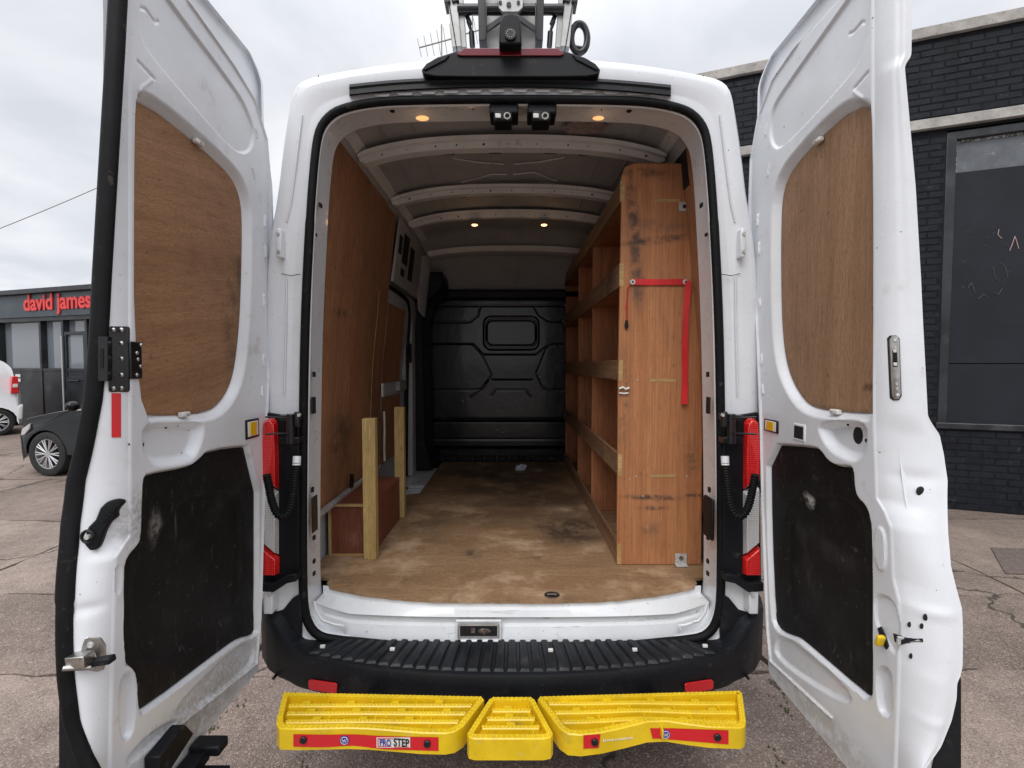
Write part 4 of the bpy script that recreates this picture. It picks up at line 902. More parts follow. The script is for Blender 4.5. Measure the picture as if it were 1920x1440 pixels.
    # panels
    def panel(pl, dep, mt, nm, nr=60, nc=30, pock=None, k=2):
        poly = chaikin(cvl(pl),k)
        def fn(U,Z):
            d = np.full(U.shape, dep); 
            if pock: d = d+.011*ss((.008-sdf(U,Z,chaikin(cvl(pock),2)))/.022)
            e = sdf(U,Z,poly); return d+.004*ss(1+e/.003)
        U_,Z_,D_ = pgrid(poly, fn, nr, nc); mm = MB(); mm.grid([[(s_*(XD+D_[j,i]),U_[j,i],Z_[j,i]) for i in range(nc)] for j in range(nr)])
        return obj(nm, mm, mt, dr, smooth=50, norm=False)
    panel(ply, .0225, 'plyL' if L else 'plyR', 'plywood_panel')
    panel(low, .0125, 'trim', 'lower_trim', 120, 60, pocket, 1)
    # plastic clips on the plywood
    for c in (((379,267),(353,777)) if L else ((1527,264),(1559,772))):
        t = MB(); v = pt(c,.012); t.cbox(v,(.016,.035,.014)); cl_ = obj('trim_clip', t, 'white', dr, bevel=.003); t = MB(); t.cbox(v+Vector((-s_*.009,.003,0)),(.003,.012,.006)); obj('clip_slot', t, 'zinc', cl_)
    # courtesy lamp / amber reflector
    c = (472,803) if L else (1447,799)
    a = pt((c[0]-13,c[1]-15)); b = pt((c[0]+13,c[1]+15)); t = MB(); y0,y1 = sorted((a.y,b.y)); z0,z1 = sorted((a.z,b.z))
    def rb(y0,y1,z0,z1,d0,d1,nm,mt,bv=.003,par=dr):
        t = MB(); xs_ = sorted((s_*(XD+d0),s_*(XD+d1))); t.box(xs_[0],xs_[1],y0,y1,z0,z1); return obj(nm,t,mt,par,bevel=bv)
    rm = rb(y0,y1,z0,z1,-.004,.006,'reflector_frame','blackmetal'); w_ = y1-y0; h_ = z1-z0
    rb(y0+.12*w_,y1-.12*w_,z0+.12*h_,z1-.12*h_,-.0055,0,'reflector_surround','white',.001,rm)
    rb(y0+.27*w_,y1-.27*w_,z0+.16*h_,z1-.16*h_,-.0075,0,'amber_lens','amber',.001,rm)
    def hole(q, r_, nm='drain_hole', el=1.0, dep=0, mt='dark'):
        v = pt(q); zz = abs(v.y); dd = float(depth(np.array([[v.y]]),np.array([[v.z]]))[0,0]); t = MB(); v.x = s_*(XD+dd)
        t.sphere(v,r_,14,6,(.12,1,el)); obj(nm,t,mt,dr,smooth=60)
    if L:
        for q, r_ in (((328,801),.005),((272,834),.006),((347,798),.003),((370,806),.003),((357,850),.003),((242,833),.003)): hole(q,r_)
    else:
        hole((1591,816),.02,'lock_hole',1.3); hole((1578,795),.006); hole((1606,826),.006)
        a = pt((1490,796)); b = pt((1508,826)); y0,y1 = sorted((a.y,b.y)); z0,z1 = sorted((a.z,b.z)); rb(y0-.006,y1+.006,z0-.006,z1+.006,-.003,.004,'slot_rim','paintdoor',.004); rb(y0,y1,z0,z1,-.0036,.003,'slot_opening','dark',.006)
    # things on the free edge band: helper gives a point on the band at pixel
    def onband(q, off=0.0):
        v0 = aty(q[0],q[1],-.72)
        for _ in range(25):
            j = int(np.clip(np.searchsorted(Zr,v0.z),0,nr-1)); x0,x1,y0 = XD+.004,xo[j],uC[j]; ye_ = uO[j]-yoff; t = np.clip((abs(v0.x)-x0)/max(1e-4,x1-x0),0,1)**(1/1.25)
            v0 = v0.lerp(aty(q[0],q[1],y0+(ye_-y0)*(1-(1-t)**2)-math.sin(t*math.pi)*.006), .5)
        v0.y -= off; return v0
    def plate(pts, th, mt, nm, bv=.002, par=dr, off=0):
        A = [onband(q,off) for q in pts]
        ex = Vector((-s_*.25,-1,0)).normalized()*th; t = MB(); B = [v+ex for v in A]; A = [v-ex*.6 for v in A]; n = len(A)
        t.add(A+B,[tuple(range(n)),tuple(range(2*n-1,n-1,-1))]+[(i,(i+1)%n,(i+1)%n+n,i+n) for i in range(n)]); return obj(nm,t,mt,par,bevel=bv)
    def rr_(x0,x1,y0,y1,r): return rrect(x0,x1,y0,y1,r,3)
    if L:
        # rubber edge seal
        rows = []
        for j in range(0,nr,3):
            z = Zr[j]; x1 = xo[j]; ye = uO[j]-yoff
            wd = .0215 if z > 1.1 else .0185
            rows.append([(s_*(x1+.003+math.cos(q)*wd), ye-.004+math.sin(q)*.014, z) for q in [2*math.pi*k/12 for k in range(12)]])
        t = MB(); t.grid(rows,True); sl_ = obj('door_edge_seal', t, 'rubber', dr, smooth=60)
        lp_ = plate(rr_(205,243,612,735,4), .005, 'blackmetal', 'slam_plate')
        plate(rr_(194,212,632,714,2), .022, 'blackmetal', 'lock_case', .003, lp_)
        plate([(198,654),(204,654),(204,690),(198,690)], .0235, 'dark', 'lock_slot', .0005, lp_)
        # plate wings round the corner onto the inner face
        a = pt((243,640)); b = pt((264,710)); y0,y1 = sorted((a.y,b.y)); rb(y0-.006,y1,b.z,a.z,-.006,.002,'plate_wing','blackmetal',.003,lp_)
        for q in ((216,619),(231,619),(231,644),(231,673),(231,703),(216,728),(231,728)):
            v = onband(q,.006); t = MB(); t.sphere(v,.0062,12,6,(1,.6,1)); ri = obj('rivet',t,'steel',lp_,smooth=60)
            t = MB(); t.sphere(v+Vector((0,-.0035,0)),.002,8,4); obj('rivet_core',t,'dark',lp_)
        for q in ((260,647),(252,662),(254,674),(259,687),(252,703)):
            v = pt(q,-.007); t = MB(); t.sphere(v,.005,10,6,(.6,1,1)); obj('rivet',t,'steel',lp_,smooth=60)
        t = MB(); t.grid([[onband((210.5+(18*i/4), 737+83*k/16),.0022) for i in range(5)] for k in range(17)]); obj('red_marker_strip', t, 'red', dr, smooth=60)
        # black hinge stop lever
        st_ = plate([(166,1018),(165,1005),(172,985),(185,972),(194,950),(206,938),(222,934),(236,936),(237,942),(228,950),(224,958),(225,968),(213,975),(203,992),(196,1012),(190,1026),(176,1029)], .016, 'plastic', 'stop_lever', .005)
        v = onband((181,1000),.02); t = MB(); t.tube([v+Vector((.014*math.cos(q),-.003,.014*math.sin(q))) for q in [k*math.pi/8 for k in range(17)]],.004,6); obj('lever_boss',t,'plastic',st_,smooth=60)
        t = MB(); t.cyl(v,v+Vector((0,-.008,0)),.006,10); obj('lever_screw',t,'zinc',st_)
        for k in range(4): 
            v = onband((205+k*6,972-k*7),.019); t = MB(); t.tube([v+Vector((-.012,0,.006)),v+Vector((.003,-.002,-.003)),v+Vector((.014,0,.008))],.002,6); obj('lever_groove',t,'rubber',st_)
        # steel latch
        lt = plate([(160,1196),(168,1193),(190,1195),(199,1208),(200,1240),(196,1254),(184,1259),(165,1256),(158,1242),(152,1225),(156,1206)], .003, 'steel', 'latch_plate')
        a = onband((140,1228),.01); b = onband((195,1222),.01)
        t = MB(); t.cbox((a+b)/2+Vector((0,-.014,0)),(abs(b.x-a.x),.03,.028),Matrix.Rotation(R(-5),4,'Y')); t.cyl(a+Vector((0,-.02,-.012)),b+Vector((0,-.024,-.016)),.006,10); obj('latch_body',t,'steel',lt,bevel=.004)
        a = onband((194,1228),.012); t = MB(); t.cbox(a+Vector((.016,-.01,0)),(.05,.022,.016),Matrix.Rotation(R(-10),4,'Y')); obj('latch_tongue',t,'plastic',lt,bevel=.004)
        for q in ((175,1206),(176,1247)): v = onband(q,.004); t = MB(); t.cyl(v,v+Vector((0,-.006,0)),.007,12); obj('latch_screw',t,'zinc',lt,bevel=.001)
        # lower black stop bracket
        v = pt((345,1372)); w2 = pt((285,1415))
        t = MB(); t.prism([pt((320,1358),-.002),pt((337,1375),-.002),pt((270,1475),-.002),pt((268,1420),-.002)],(.04,0,0)); 
        bb = obj('stop_bracket', t, 'plastic', dr, bevel=.004)
        t = MB(); c = pt((360,1398),-.03); t.cbox(c+Vector((.02,0,0)),(.09,.05,.03)); t.cbox(c+Vector((.05,-.05,-.045)),(.10,.05,.02)); t.cbox(c+Vector((.0,-.05,-.02)),(.05,.1,.04)); obj('stop_buffer', t, 'plastic', bb, bevel=.006)
        t = MB(); t.cyl(c+Vector((.03,-.075,-.02)),c+Vector((.07,-.075,-.015)),.005,8); obj('stop_pin', t, 'zinc', bb)
        plate([(116,1290),(128,1290),(150,1440),(152,1520),(112,1520),(112,1320)], .004, 'plastic', 'edge_moulding', .002)
    else:
        kp = plate([(1663,634),(1668,629),(1680,629),(1686,635),(1690,742),(1685,750),(1674,751),(1668,746)], .0025, 'blackmetal', 'keeper_gasket', .0008)
        kp2 = plate([(1665,637),(1670,631),(1679,631),(1684,637),(1688,740),(1683,748),(1675,749),(1670,743)], .0055, 'steel', 'lock_keeper', .0015)
        plate([(1671,656),(1679,656),(1680,688),(1672,688)], .007, 'dark', 'keeper_slot', .0005, kp2)
        plate([(1672,656),(1678,656),(1678,661),(1672,661)], .0085, 'white', 'keeper_lug', .0005, kp2); plate([(1672,680),(1679,680),(1679,686),(1673,686)], .0085, 'white', 'keeper_lug', .0005, kp2)
        for q in ((1674,639),(1679,741)): v = onband(q,.0075); t = MB(); t.sphere(v,.005,10,6,(1,.6,1)); obj('keeper_screw',t,'zinc',kp2,smooth=60)
        for q in ((1675,651),(1678,719),(1679,729)): v = onband(q,.006); t = MB(); t.cyl(v,v+Vector((0,-.002,0)),.0045,12); obj('keeper_boss',t,'zinc',kp2)
        for q, r_ in (((1726,921),.011),((1737,1157),.0085),((1706,1171),.0065),((1729,1174),.0065),((1709,1230),.0065)):
            v = onband(q,.0); t = MB(); t.sphere(v,r_,14,6,(1,.3,1.1)); obj('drain_hole',t,'dark',dr,smooth=60)
        plate([(1674,1187),(1690,1192),(1712,1197),(1730,1197),(1731,1204),(1700,1206),(1688,1209),(1677,1203)], .001, 'dark', 'latch_opening', .0005)
        v = onband((1693,1196),.002); t = MB(); t.cbox(v,(.03,.006,.006),Matrix.Rotation(R(8),4,'Y')); t.cbox(v+Vector((-.012,0,-.008)),(.008,.006,.012)); obj('latch_pawl',t,'zinc',dr,bevel=.001)
        plate([(1713,1201),(1727,1201),(1727,1203),(1700,1204)], .002, 'steel', 'latch_pawl', .0005)
        t = MB(); t.prism([pt(q,-.001+.002) for q in [(1647,1178),(1653,1175),(1660,1190),(1667,1212),(1663,1218),(1655,1205)]],(-s_*.004,0,0)); obj('release_slot', t, 'dark', dr)
        t = MB(); v = pt((1659,1201),-.012); t.cbox(v,(.02,.012,.03),Matrix.Rotation(R(15),4,'X')); obj('release_lever', t, 'yellow', dr, bevel=.004)
        plate([(1799,1278),(1803,1275),(1812,1279),(1812,1520),(1742,1520),(1762,1428),(1785,1385),(1796,1340)], .004, 'plastic', 'edge_moulding', .002, off=-.015)
    return dr
door(-1); door(1)

# ------------------------------------------------------------------ load space: floor, bulkhead, walls
ZF = .70
m = MB(); pts = []
for x in np.linspace(-.775,.775,50): pts.append((x, yedge(x)+.004+rnd.uniform(-.002,.002), ZF-.012))
for q in ((.80,.16),(.80,.2),(.92,.24),(.92,.829),(-.92,.832),(-.92,.24),(-.80,.2),(-.80,.16)): pts.append((q[0],q[1],ZF-.012))
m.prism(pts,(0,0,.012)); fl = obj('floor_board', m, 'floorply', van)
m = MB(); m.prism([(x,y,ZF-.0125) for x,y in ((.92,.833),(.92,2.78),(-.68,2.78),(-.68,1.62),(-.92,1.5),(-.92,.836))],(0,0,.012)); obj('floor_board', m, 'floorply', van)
m = MB(); m.box(-.92,-.685,1.55,2.45,.52,.535); stp = obj('side_step', m, 'sill', van)
for k in range(5):
    m = MB(); m.box(-.80,-.67,1.60+k*.05,1.625+k*.05,.690,.697); obj('step_tread', m, 'paint', stp, bevel=.002)
m = MB(); m.box(-.93,-.66,1.86,2.5,.685,.694); obj('sill_plate', m, 'paint', van, bevel=.002)
t = MB(); c = atz(1035,1116,ZF); t.tube([(c.x+.03*math.cos(q),c.y+.028*math.sin(q),ZF+.001) for q in [k*math.pi/14 for k in range(29)]],.0025,6); le = obj('lashing_eye', t, 'rust', van, smooth=60)
t = MB(); t.cyl((c.x,c.y,ZF-.002),(c.x,c.y,ZF+.0012),.029,24); obj('eye_recess', t, 'blackmetal', le); t = MB(); t.tube([(c.x-.02,c.y,ZF+.003),(c.x,c.y-.004,ZF+.006),(c.x+.02,c.y,ZF+.003)],.004,8); obj('eye_bar', t, 'rust', le, smooth=60)
# bulkhead: pressed black plastic
YB = 2.80
cvb = lambda qs: [(lambda v: (v.x, v.z))(aty(a,b,YB)) for a,b in qs]
win = rrect(*[f for f in (cvb([(912,648)])[0][0], cvb([(1005,648)])[0][0], cvb([(912,648)])[0][1], cvb([(912,600)])[0][1])], .06)
win2 = rrect(win[0][0]*0+cvb([(904,0)])[0][0], cvb([(1013,0)])[0][0], cvb([(0,657)])[0][1], cvb([(0,592)])[0][1], .08)
lines = [[(806,604),(880,604),(896,592),(900,575)],[(1056,604),(1030,602),(1010,590),(1002,575)],
         [(806,645),(885,645),(900,660),(921,703),(905,728),(892,731),(806,731)],[(1060,645),(1040,645),(1026,650),(1006,700),(1018,725),(1032,731),(1060,731)],
         [(885,645),(905,665),(1005,665),(1026,650)],[(921,712),(1000,712)],[(921,742),(930,731),(985,731),(998,745)],[(880,745),(895,735),(915,714)],[(806,573),(1058,573)],[(800,785),(1060,785)],[(800,822),(1060,822)]]
nx, nz = 240, 220; Ub, Zb = np.meshgrid(np.linspace(-.9,.9,nx), np.linspace(.68,2.42,nz)); Db = np.zeros(Ub.shape)
Db += .008*ss((.0-sdf(Ub,Zb,win))/.012); Db -= .005*ss((.006-np.abs(sdf(Ub,Zb,win)-.004))/.006); Db += .012*ss(-sdf(Ub,Zb,win2)/.012)
for l_ in lines: Db += .006*ss((.009-ldist(Ub,Zb,cvb(l_)))/.009)
Db += -.05*ss((aty(960,785,YB).z-Zb)/.03)+.05*ss((aty(960,835,YB).z-Zb)/.03)-.03*ss((Zb-2.30)/.03)
m = MB(); m.v = [(float(a),float(YB+c),float(b)) for a,b,c in zip(Ub.ravel(),Zb.ravel(),Db.ravel())]; m.f = [(j*nx+i,j*nx+i+1,(j+1)*nx+i+1,(j+1)*nx+i) for j in range(nz-1) for i in range(nx-1)]
bk = obj('bulkhead', m, 'bulk', van, smooth=60, norm=False)
m = MB(); m.box(-.9,.9,YB-.10,YB+.05,2.27,2.36); obj('bulkhead_header', m, 'plastic', bk, bevel=.02)
for k in range(10):
    a = aty(828+k*23,850,YB-.02); m = MB(); m.box(a.x-.045,a.x+.045,YB-.05,YB+.02,.705,.76); obj('bulkhead_foot', m, 'plastic', bk, bevel=.008)
for (a,b) in ((868,752),(943,811),(932,806),(1002,752),(1012,706),(1024,716),(1012,672)):
    v = aty(a,b,YB-.004-(.05 if b > 790 else 0)); m = MB(); m.sphere(v,.006,8,5,(1.4,.5,.7)); obj('bulkhead_screw', m, 'zinc', bk)
# plywood lining of left wall
def wx(z): return float(np.interp(z,[.6,.95,1.64,2.2,2.6,2.75],[.915,.905,.87,.81,.765,.74]))
def wallsheet(y0,y1,z0,z1,off,mt,nm,s_=-1,lab=None,th=.009,par=van,skew=0):
    rows = []; n = 18
    for j in range(n+1):
        z = z0+(z1-z0)*j/n; x = wx(z)-off; rows.append([(s_*x,y0,z),(s_*x,y1+skew*(z-z0),z)])
    mm = MB(); mm.grid(rows); mm.grid([[Vector(p)+Vector((s_*th,0,0)) for p in r] for r in rows])
    for c in (0,1): mm.grid([[r[c] for r in rows],[Vector(r[c])+Vector((s_*th,0,0)) for r in rows]])
    mm.add([rows[-1][0],rows[-1][1],Vector(rows[-1][1])+Vector((s_*th,0,0)),Vector(rows[-1][0])+Vector((s_*th,0,0))],[(0,1,2,3)])
    mm.add([rows[0][0],rows[0][1],Vector(rows[0][1])+Vector((s_*th,0,0)),Vector(rows[0][0])+Vector((s_*th,0,0))],[(0,1,2,3)])
    return obj(nm, mm, mt, par, smooth=30, label=lab)
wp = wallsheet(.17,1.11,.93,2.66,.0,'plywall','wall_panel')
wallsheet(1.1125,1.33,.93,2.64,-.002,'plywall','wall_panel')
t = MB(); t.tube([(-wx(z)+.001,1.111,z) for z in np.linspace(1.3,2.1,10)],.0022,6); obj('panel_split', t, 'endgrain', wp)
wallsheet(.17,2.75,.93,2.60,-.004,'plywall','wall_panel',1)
# grey tube along the wall foot
t = MB(); t.tube([(-.885,.17,.955),(-.885,1.30,.965)],.017,10); obj('wall_tube', t, 'floorgrey', van, smooth=60)
t = MB(); t.tube([(-.872,.70,.98),(-.868,.70,1.02),(-.866,.69,1.05)],.012,8); obj('tie_down_hook', t, 'blackmetal', van, smooth=60)
# sliding door with its plywood insert
ds = wallsheet(1.34,2.40,.72,2.18,-.012,'paintin','side_door',par=van)
wallsheet(1.36,1.86,1.52,2.06,-.002,'plywall','side_door_panel',par=ds,th=.006)
wallsheet(1.38,1.9,.95,1.42,-.002,'plywall','side_door_panel',par=ds,th=.006)
t = MB(); pth = [(-.83,1.34,2.17),(-.825,1.7,2.165),(-.825,1.95,2.15),(-.84,2.05,2.05),(-.86,2.07,1.8),(-.875,2.07,1.2),(-.88,2.07,.72)]
t.tube(chaikin(pth,2,False),.017,10); obj('side_door_seal', t, 'rubber', van, smooth=60)
t = MB(); t.box(-.90,-.86,2.0,2.03,1.50,2.0); t.box(-.9,-.86,1.8,2.03,1.44,1.52); obj('side_door_frame', t, 'floorgrey', ds, bevel=.008)
t = MB(); t.box(-.875,-.855,2.10,2.14,1.62,1.86); gh = obj('grab_handle', t, 'amber', van, bevel=.008)
t = MB(); t.box(-.852,-.835,2.11,2.13,1.66,1.82); obj('handle_recess', t, 'plastic', gh, bevel=.003)
t = MB(); t.prism([(-.78,2.12,2.1),(-.80,2.12,2.45),(-.74,2.14,2.56),(-.70,2.24,2.56),(-.76,2.24,2.05)],(0,.1,0)); t.box(-.90,-.84,2.16,2.3,.7,2.12); obj('side_pillar', t, 'paintin', van, bevel=.01)
t = MB(); t.prism([(-.91,2.32,.72),(-.70,2.32,.72),(-.76,2.32,.95),(-.78,2.32,2.0),(-.74,2.32,2.2),(-.6,2.32,2.32),(-.6,2.32,2.45),(-.91,2.32,2.45)],(0,.4,0)); obj('bulkhead_side_trim', t, 'plastic', van, bevel=.015)
cant = MB(); cant.prism([(-.79,1.34,2.2),(-.74,1.34,2.62),(-.75,1.34,2.63),(-.81,1.34,2.2)],(0,.9,0)); cp_ = obj('cant_panel', cant, 'paintin', van, bevel=.003)
for (y0,y1,z0,z1) in ((1.38,1.46,2.40,2.52),(1.5,1.66,2.36,2.56),(1.5,1.6,2.27,2.32),(1.72,1.86,2.28,2.52)):
    t = MB(); xx = lambda z: -.79+(z-2.2)/.42*.05+.004; t.prism([(xx(z0),y0,z0),(xx(z0),y1,z0),(xx(z1),y1,z1),(xx(z1),y0,z1)],(-.006,0,0)); obj('cant_opening', t, 'dark', cp_)
# bare wall section at right rear above shelving
t = MB(); t.prism([(.79,.28,2.44),(.775,.28,2.60),(.775,.42,2.60),(.79,.42,2.44)],(-.006,0,0)); obj('wall_opening', t, 'dark', van)
t = MB(); t.box(.80,.845,.19,.25,2.33,2.50); obj('pillar_bracket', t, 'plastic', van, bevel=.012)
# paint-white loom and torn panel edge by the side door
t = MB(); t.tube([(-.86,1.335,1.33),(-.858,1.335,1.2),(-.862,1.34,1.1),(-.85,1.30,1.0)],.008,8); obj('wiring_loom', t, 'white', van, smooth=60)
t = MB(); t.box(-.868,-.858,1.30,1.345,1.43,1.52); obj('side_striker', t, 'white', van, bevel=.003)
# boxed wheel arch
m = MB(); m.box(-.895,-.69,.465,1.04,ZF,.955); wb = obj('wheel_arch_box', m, 'boxwood', van, bevel=.002)
for (x0,x1,z0,z1) in ((-.895,-.69,.945,.957),(-.905,-.893,ZF,.957),(-.693,-.684,ZF,.957),(-.895,-.69,ZF,.708)):
    t = MB(); t.box(x0,x1,.455,.467,z0,z1); obj('edge_strip', t, 'endgrain', wb)
# ------------------------------------------------------------------ loose things inside the van
for i, (x0, x1, y0, y1, z1, lab) in enumerate(((-.718,-.656,.405,.452,1.385,'nearer pale timber post at the rear corner of the wheel arch box'),(-.722,-.662,1.045,1.09,1.385,'farther pale timber post beyond the wheel arch box'))):
    t = MB(); t.box(x0,x1,y0,y1,ZF,z1); o = obj('timber_post', t, 'post', None, bevel=.003, label=lab, cat='post', group='timber posts beside the wheel arch box')
# shelving unit
sh = root('shelving_unit', (.7,.4,ZF), 'tall plywood shelving unit with lipped shelves along the right of the load space', 'shelving')
YS = .35; T = .012
def shx(z): return .888-max(0,(z-1.0))*.015-max(0,(z-1.9))*.10
def endpoly(x0, round_=True):
    p = [(x0,ZF+.002),(x0,1.6),(x0+.008,2.4),(x0+.006,2.50)] if round_ else [(x0,ZF+.002),(x0,2.46)]
    if round_: p += [(x0+.022,2.545),(x0+.06,2.562)]
    p += [(.80,2.562),(.812,2.55),(.812,2.46),(.83,2.3),(.845,2.2),(.868,1.8),(.888,1.3),(.893,ZF+.002)]
    return p
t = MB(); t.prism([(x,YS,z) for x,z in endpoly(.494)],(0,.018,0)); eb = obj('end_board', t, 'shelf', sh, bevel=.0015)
for y in (1.19,1.83,2.70):
    t = MB(); t.prism([(x,y,z) for x,z in endpoly(.512,False)],(0,T,0)); obj('divider', t, 'shelfin', sh)
zsh = [(2.39,2.485),(2.005,2.11),(1.57,1.665),(1.125,1.225),(ZF+.003,.80)]
for k,(z0,z1) in enumerate(zsh):
    t = MB(); t.box(.497,.511,YS+.0185,2.71,z0,z1); obj('shelf_lip', t, 'rail', sh, bevel=.0015)
    if k < 4: t = MB(); t.box(.512,shx(z0)-.02,YS+.0185,2.70,z0,z0+.012); obj('shelf', t, 'shelfin', sh)
    t = MB(); t.box(.4955,.5145,YS-.0015,YS+.01,z0,z1); obj('tenon', t, 'endgrain', eb)
t = MB(); t.prism([(shx(z)-.022 if z<2 else .80-(z-2)*.05,YS+.0185,z) for z in (.71,1.9,2.4)]+[(.82,YS+.0185,2.4),(.87,YS+.0185,1.9),(.893,YS+.0185,.71)],(0,2.33,0)); obj('back_panel', t, 'shelfin', sh)
for px, py in ((1249,376),(1243,713),(1242,892)):
    c = aty(px,py,YS); t = MB(); t.cbox((c.x,YS+.002,c.z),(.122,.007,.0125)); obj('tenon', t, 'endgrain', eb)
for px,py in ((1193,893),(1195,712),(1290,712),(1288,893),(1205,930),(1181,899)): 
    c = aty(px,py,YS); t = MB(); t.cyl((c.x,YS+.002,c.z),(c.x,YS-.0015,c.z),.0035,8); obj('screw', t, 'zinc', eb)
# white twist of cord on the shelf edge
t = MB(); t.tube([aty(a,b,YS-.006) for a,b in [(1161,729),(1168,726),(1173,730),(1180,727)]],.0055,8); t.tube([aty(a,b,YS-.006) for a,b in [(1161,737),(1170,738),(1178,737)]],.004,8); obj('cord_tag', t, 'white', eb, smooth=60)
# steel angle brackets
t = MB(); a = aty(1273,379,YS-.002); b = aty(1306,396,YS-.002); t.box(a.x,b.x+.02,YS-.005,YS-.001,b.z,a.z); br = obj('bracket', t, 'zinc', sh, bevel=.001)
t = MB(); c = aty(1283,387,YS-.006); t.cyl((c.x,YS-.003,c.z),(c.x,YS-.009,c.z),.009,6); 
for q in ((1294,382),(1299,382),(1296,392)): v = aty(*q,YS); t.cyl((v.x,YS-.004,v.z),(v.x,YS-.006,v.z),.003,8)
obj('bracket_bolt', t, 'blackmetal', br)
t = MB(); a = aty(1266,1038,YS-.002); b = aty(1287,1072,YS-.002); t.box(a.x,b.x,YS-.005,YS-.001,ZF+.001,a.z); t.box(a.x,b.x,YS-.03,YS-.004,ZF+.001,ZF+.004); br = obj('bracket', t, 'zinc', sh, bevel=.001)
c = aty(1276,1045,YS); t = MB(); t.cyl((c.x,YS-.003,c.z),(c.x,YS-.01,c.z),.011,6)
for dx in (-.017,.017): t.cyl((c.x+dx,YS-.004,c.z-.02),(c.x+dx,YS-.006,c.z-.02),.003,8)
obj('bracket_bolt', t, 'steel', br)
# red strap
sp_ = root('webbing_strap', tuple(aty(1236,529,YS)), 'red webbing strap hanging from two screws on the shelving end board', 'strap')
a = aty(1186,529,YS-.006); b = aty(1288,529,YS-.006)
t = MB(); t.box(a.x,b.x,YS-.008,YS-.004,a.z-.014,a.z+.014); obj('strap_band', t, 'strap', sp_, bevel=.001)
rows = []
for i in range(40):
    k = i/39; v = aty(1291-10*k-2*math.sin(k*5),526+232*k,YS-.014-.006*math.sin(k*7)); tw = .3*math.sin(k*6)+.2
    hw = .0145 if i else .012; rows.append([v+Vector((-hw*math.cos(tw),hw*math.sin(tw)*.4,0)), v+Vector((hw*math.cos(tw),-hw*math.sin(tw)*.4,0))])
t = MB(); t.grid(rows); t.grid([[p+Vector((0,.0018,0)) for p in r] for r in rows]); obj('strap_tail', t, 'strap', sp_, smooth=60, norm=False)
t = MB(); t.tube([aty(q[0],q[1],YS-.008) for q in [(1184,530),(1177,540),(1176,560),(1175,585),(1176,600)]],.0025,6); t.cbox(aty(1175,574,YS-.008),(.012,.004,.005)); obj('strap_cord', t, 'strap', sp_, smooth=60)
t = MB(); t.prism([aty(q[0],q[1],YS-.012) for q in [(1173,600),(1177,600),(1179,612),(1174,618),(1171,612)]],(0,.006,0)); obj('cord_end', t, 'plastic', sp_, bevel=.002)
for v in (a, aty(1285,529,YS-.006)):
    t = MB(); t.cyl(v+Vector((0,-.001,0)),v+Vector((0,-.006,0)),.0125,20); ws = obj('washer', t, 'zinc', sp_, bevel=.001); t = MB(); t.sphere(v+Vector((0,-.006,0)),.005,10,6,(1,.6,1)); obj('screw', t, 'blackmetal', ws)
# crumpled tissue
me_r = random.Random(5); c = atz(977,882,ZF); t = MB(); t.sphere((c.x,c.y,ZF+.022),.04,14,9,(1.3,1,.6)); t.v = [(x+me_r.uniform(-.012,.012),y+me_r.uniform(-.012,.012),max(ZF+.001,z+me_r.uniform(-.01,.012))) for x,y,z in t.v]
obj('crumpled_tissue', t, 'paper', None, label='small crumpled pale tissue on the plywood floor near the bulkhead', cat='tissue')

# ================================================================== BLACK BRICK BUILDING (right)
E = Vector((.932,-.3626,0)); NRM = Vector((-.3626,-.932,0)); O0 = Vector((5.55,3.32,0)); ang = math.atan2(E.y,E.x)
bb = root('brick_building', tuple(O0), 'black painted brick building with concrete coping and blacked out window', 'building', rotz=ang)
def wp_(s, z, n=0.0): return O0+E*s+NRM*n+Vector((0,0,z))
Mb = Matrix.Translation(O0) @ Matrix.Rotation(ang,4,'Z')
# local frame of the wall: x along, -y towards the yard
def lb(x0,x1,y0,y1,z0,z1): t = MB(); t.box(x0,x1,y0,y1,z0,z1,Mb); return t
S0, S1 = -3.7, 7.0; WS = -.74; WE = 3.2; ZW0, ZW1 = .97, 4.24; ZL0, ZL1 = 4.26, 4.40; ZC = 5.30
t = lb(S0,WS,.0018,.3,0,ZC); t.box(WS,WE,.0018,.3,0,ZW0-.02,Mb); t.box(WE,S1,.0018,.3,0,ZC,Mb); t.box(WS,WE,.0018,.3,ZL0,ZC,Mb); t.box(S0,S0+.3,.3,6,0,ZC,Mb); t.box(S0,S1,5.9,6,0,ZC,Mb); t.box(S1-.1,S1,.3,6,0,ZC,Mb)
obj('wall', t, 'mortar', bb)
t = lb(S0,S1,.3,6,5.0,5.1); obj('roof', t, 'concrete', bb)
# coping stones and lintels
x = S0-.05; k = 0
while x < S1:
    L_ = 1.92; t = lb(x+.006,min(x+L_,S1)-.006,-.05,.34,ZC,ZC+.12); obj('coping_stone', t, 'concrete', bb, bevel=.008); x += L_; k += 1
t = lb(S0,S1,-.06,.1,ZL0+.03,ZL1); obj('lintel', t, 'concrete', bb, bevel=.006)
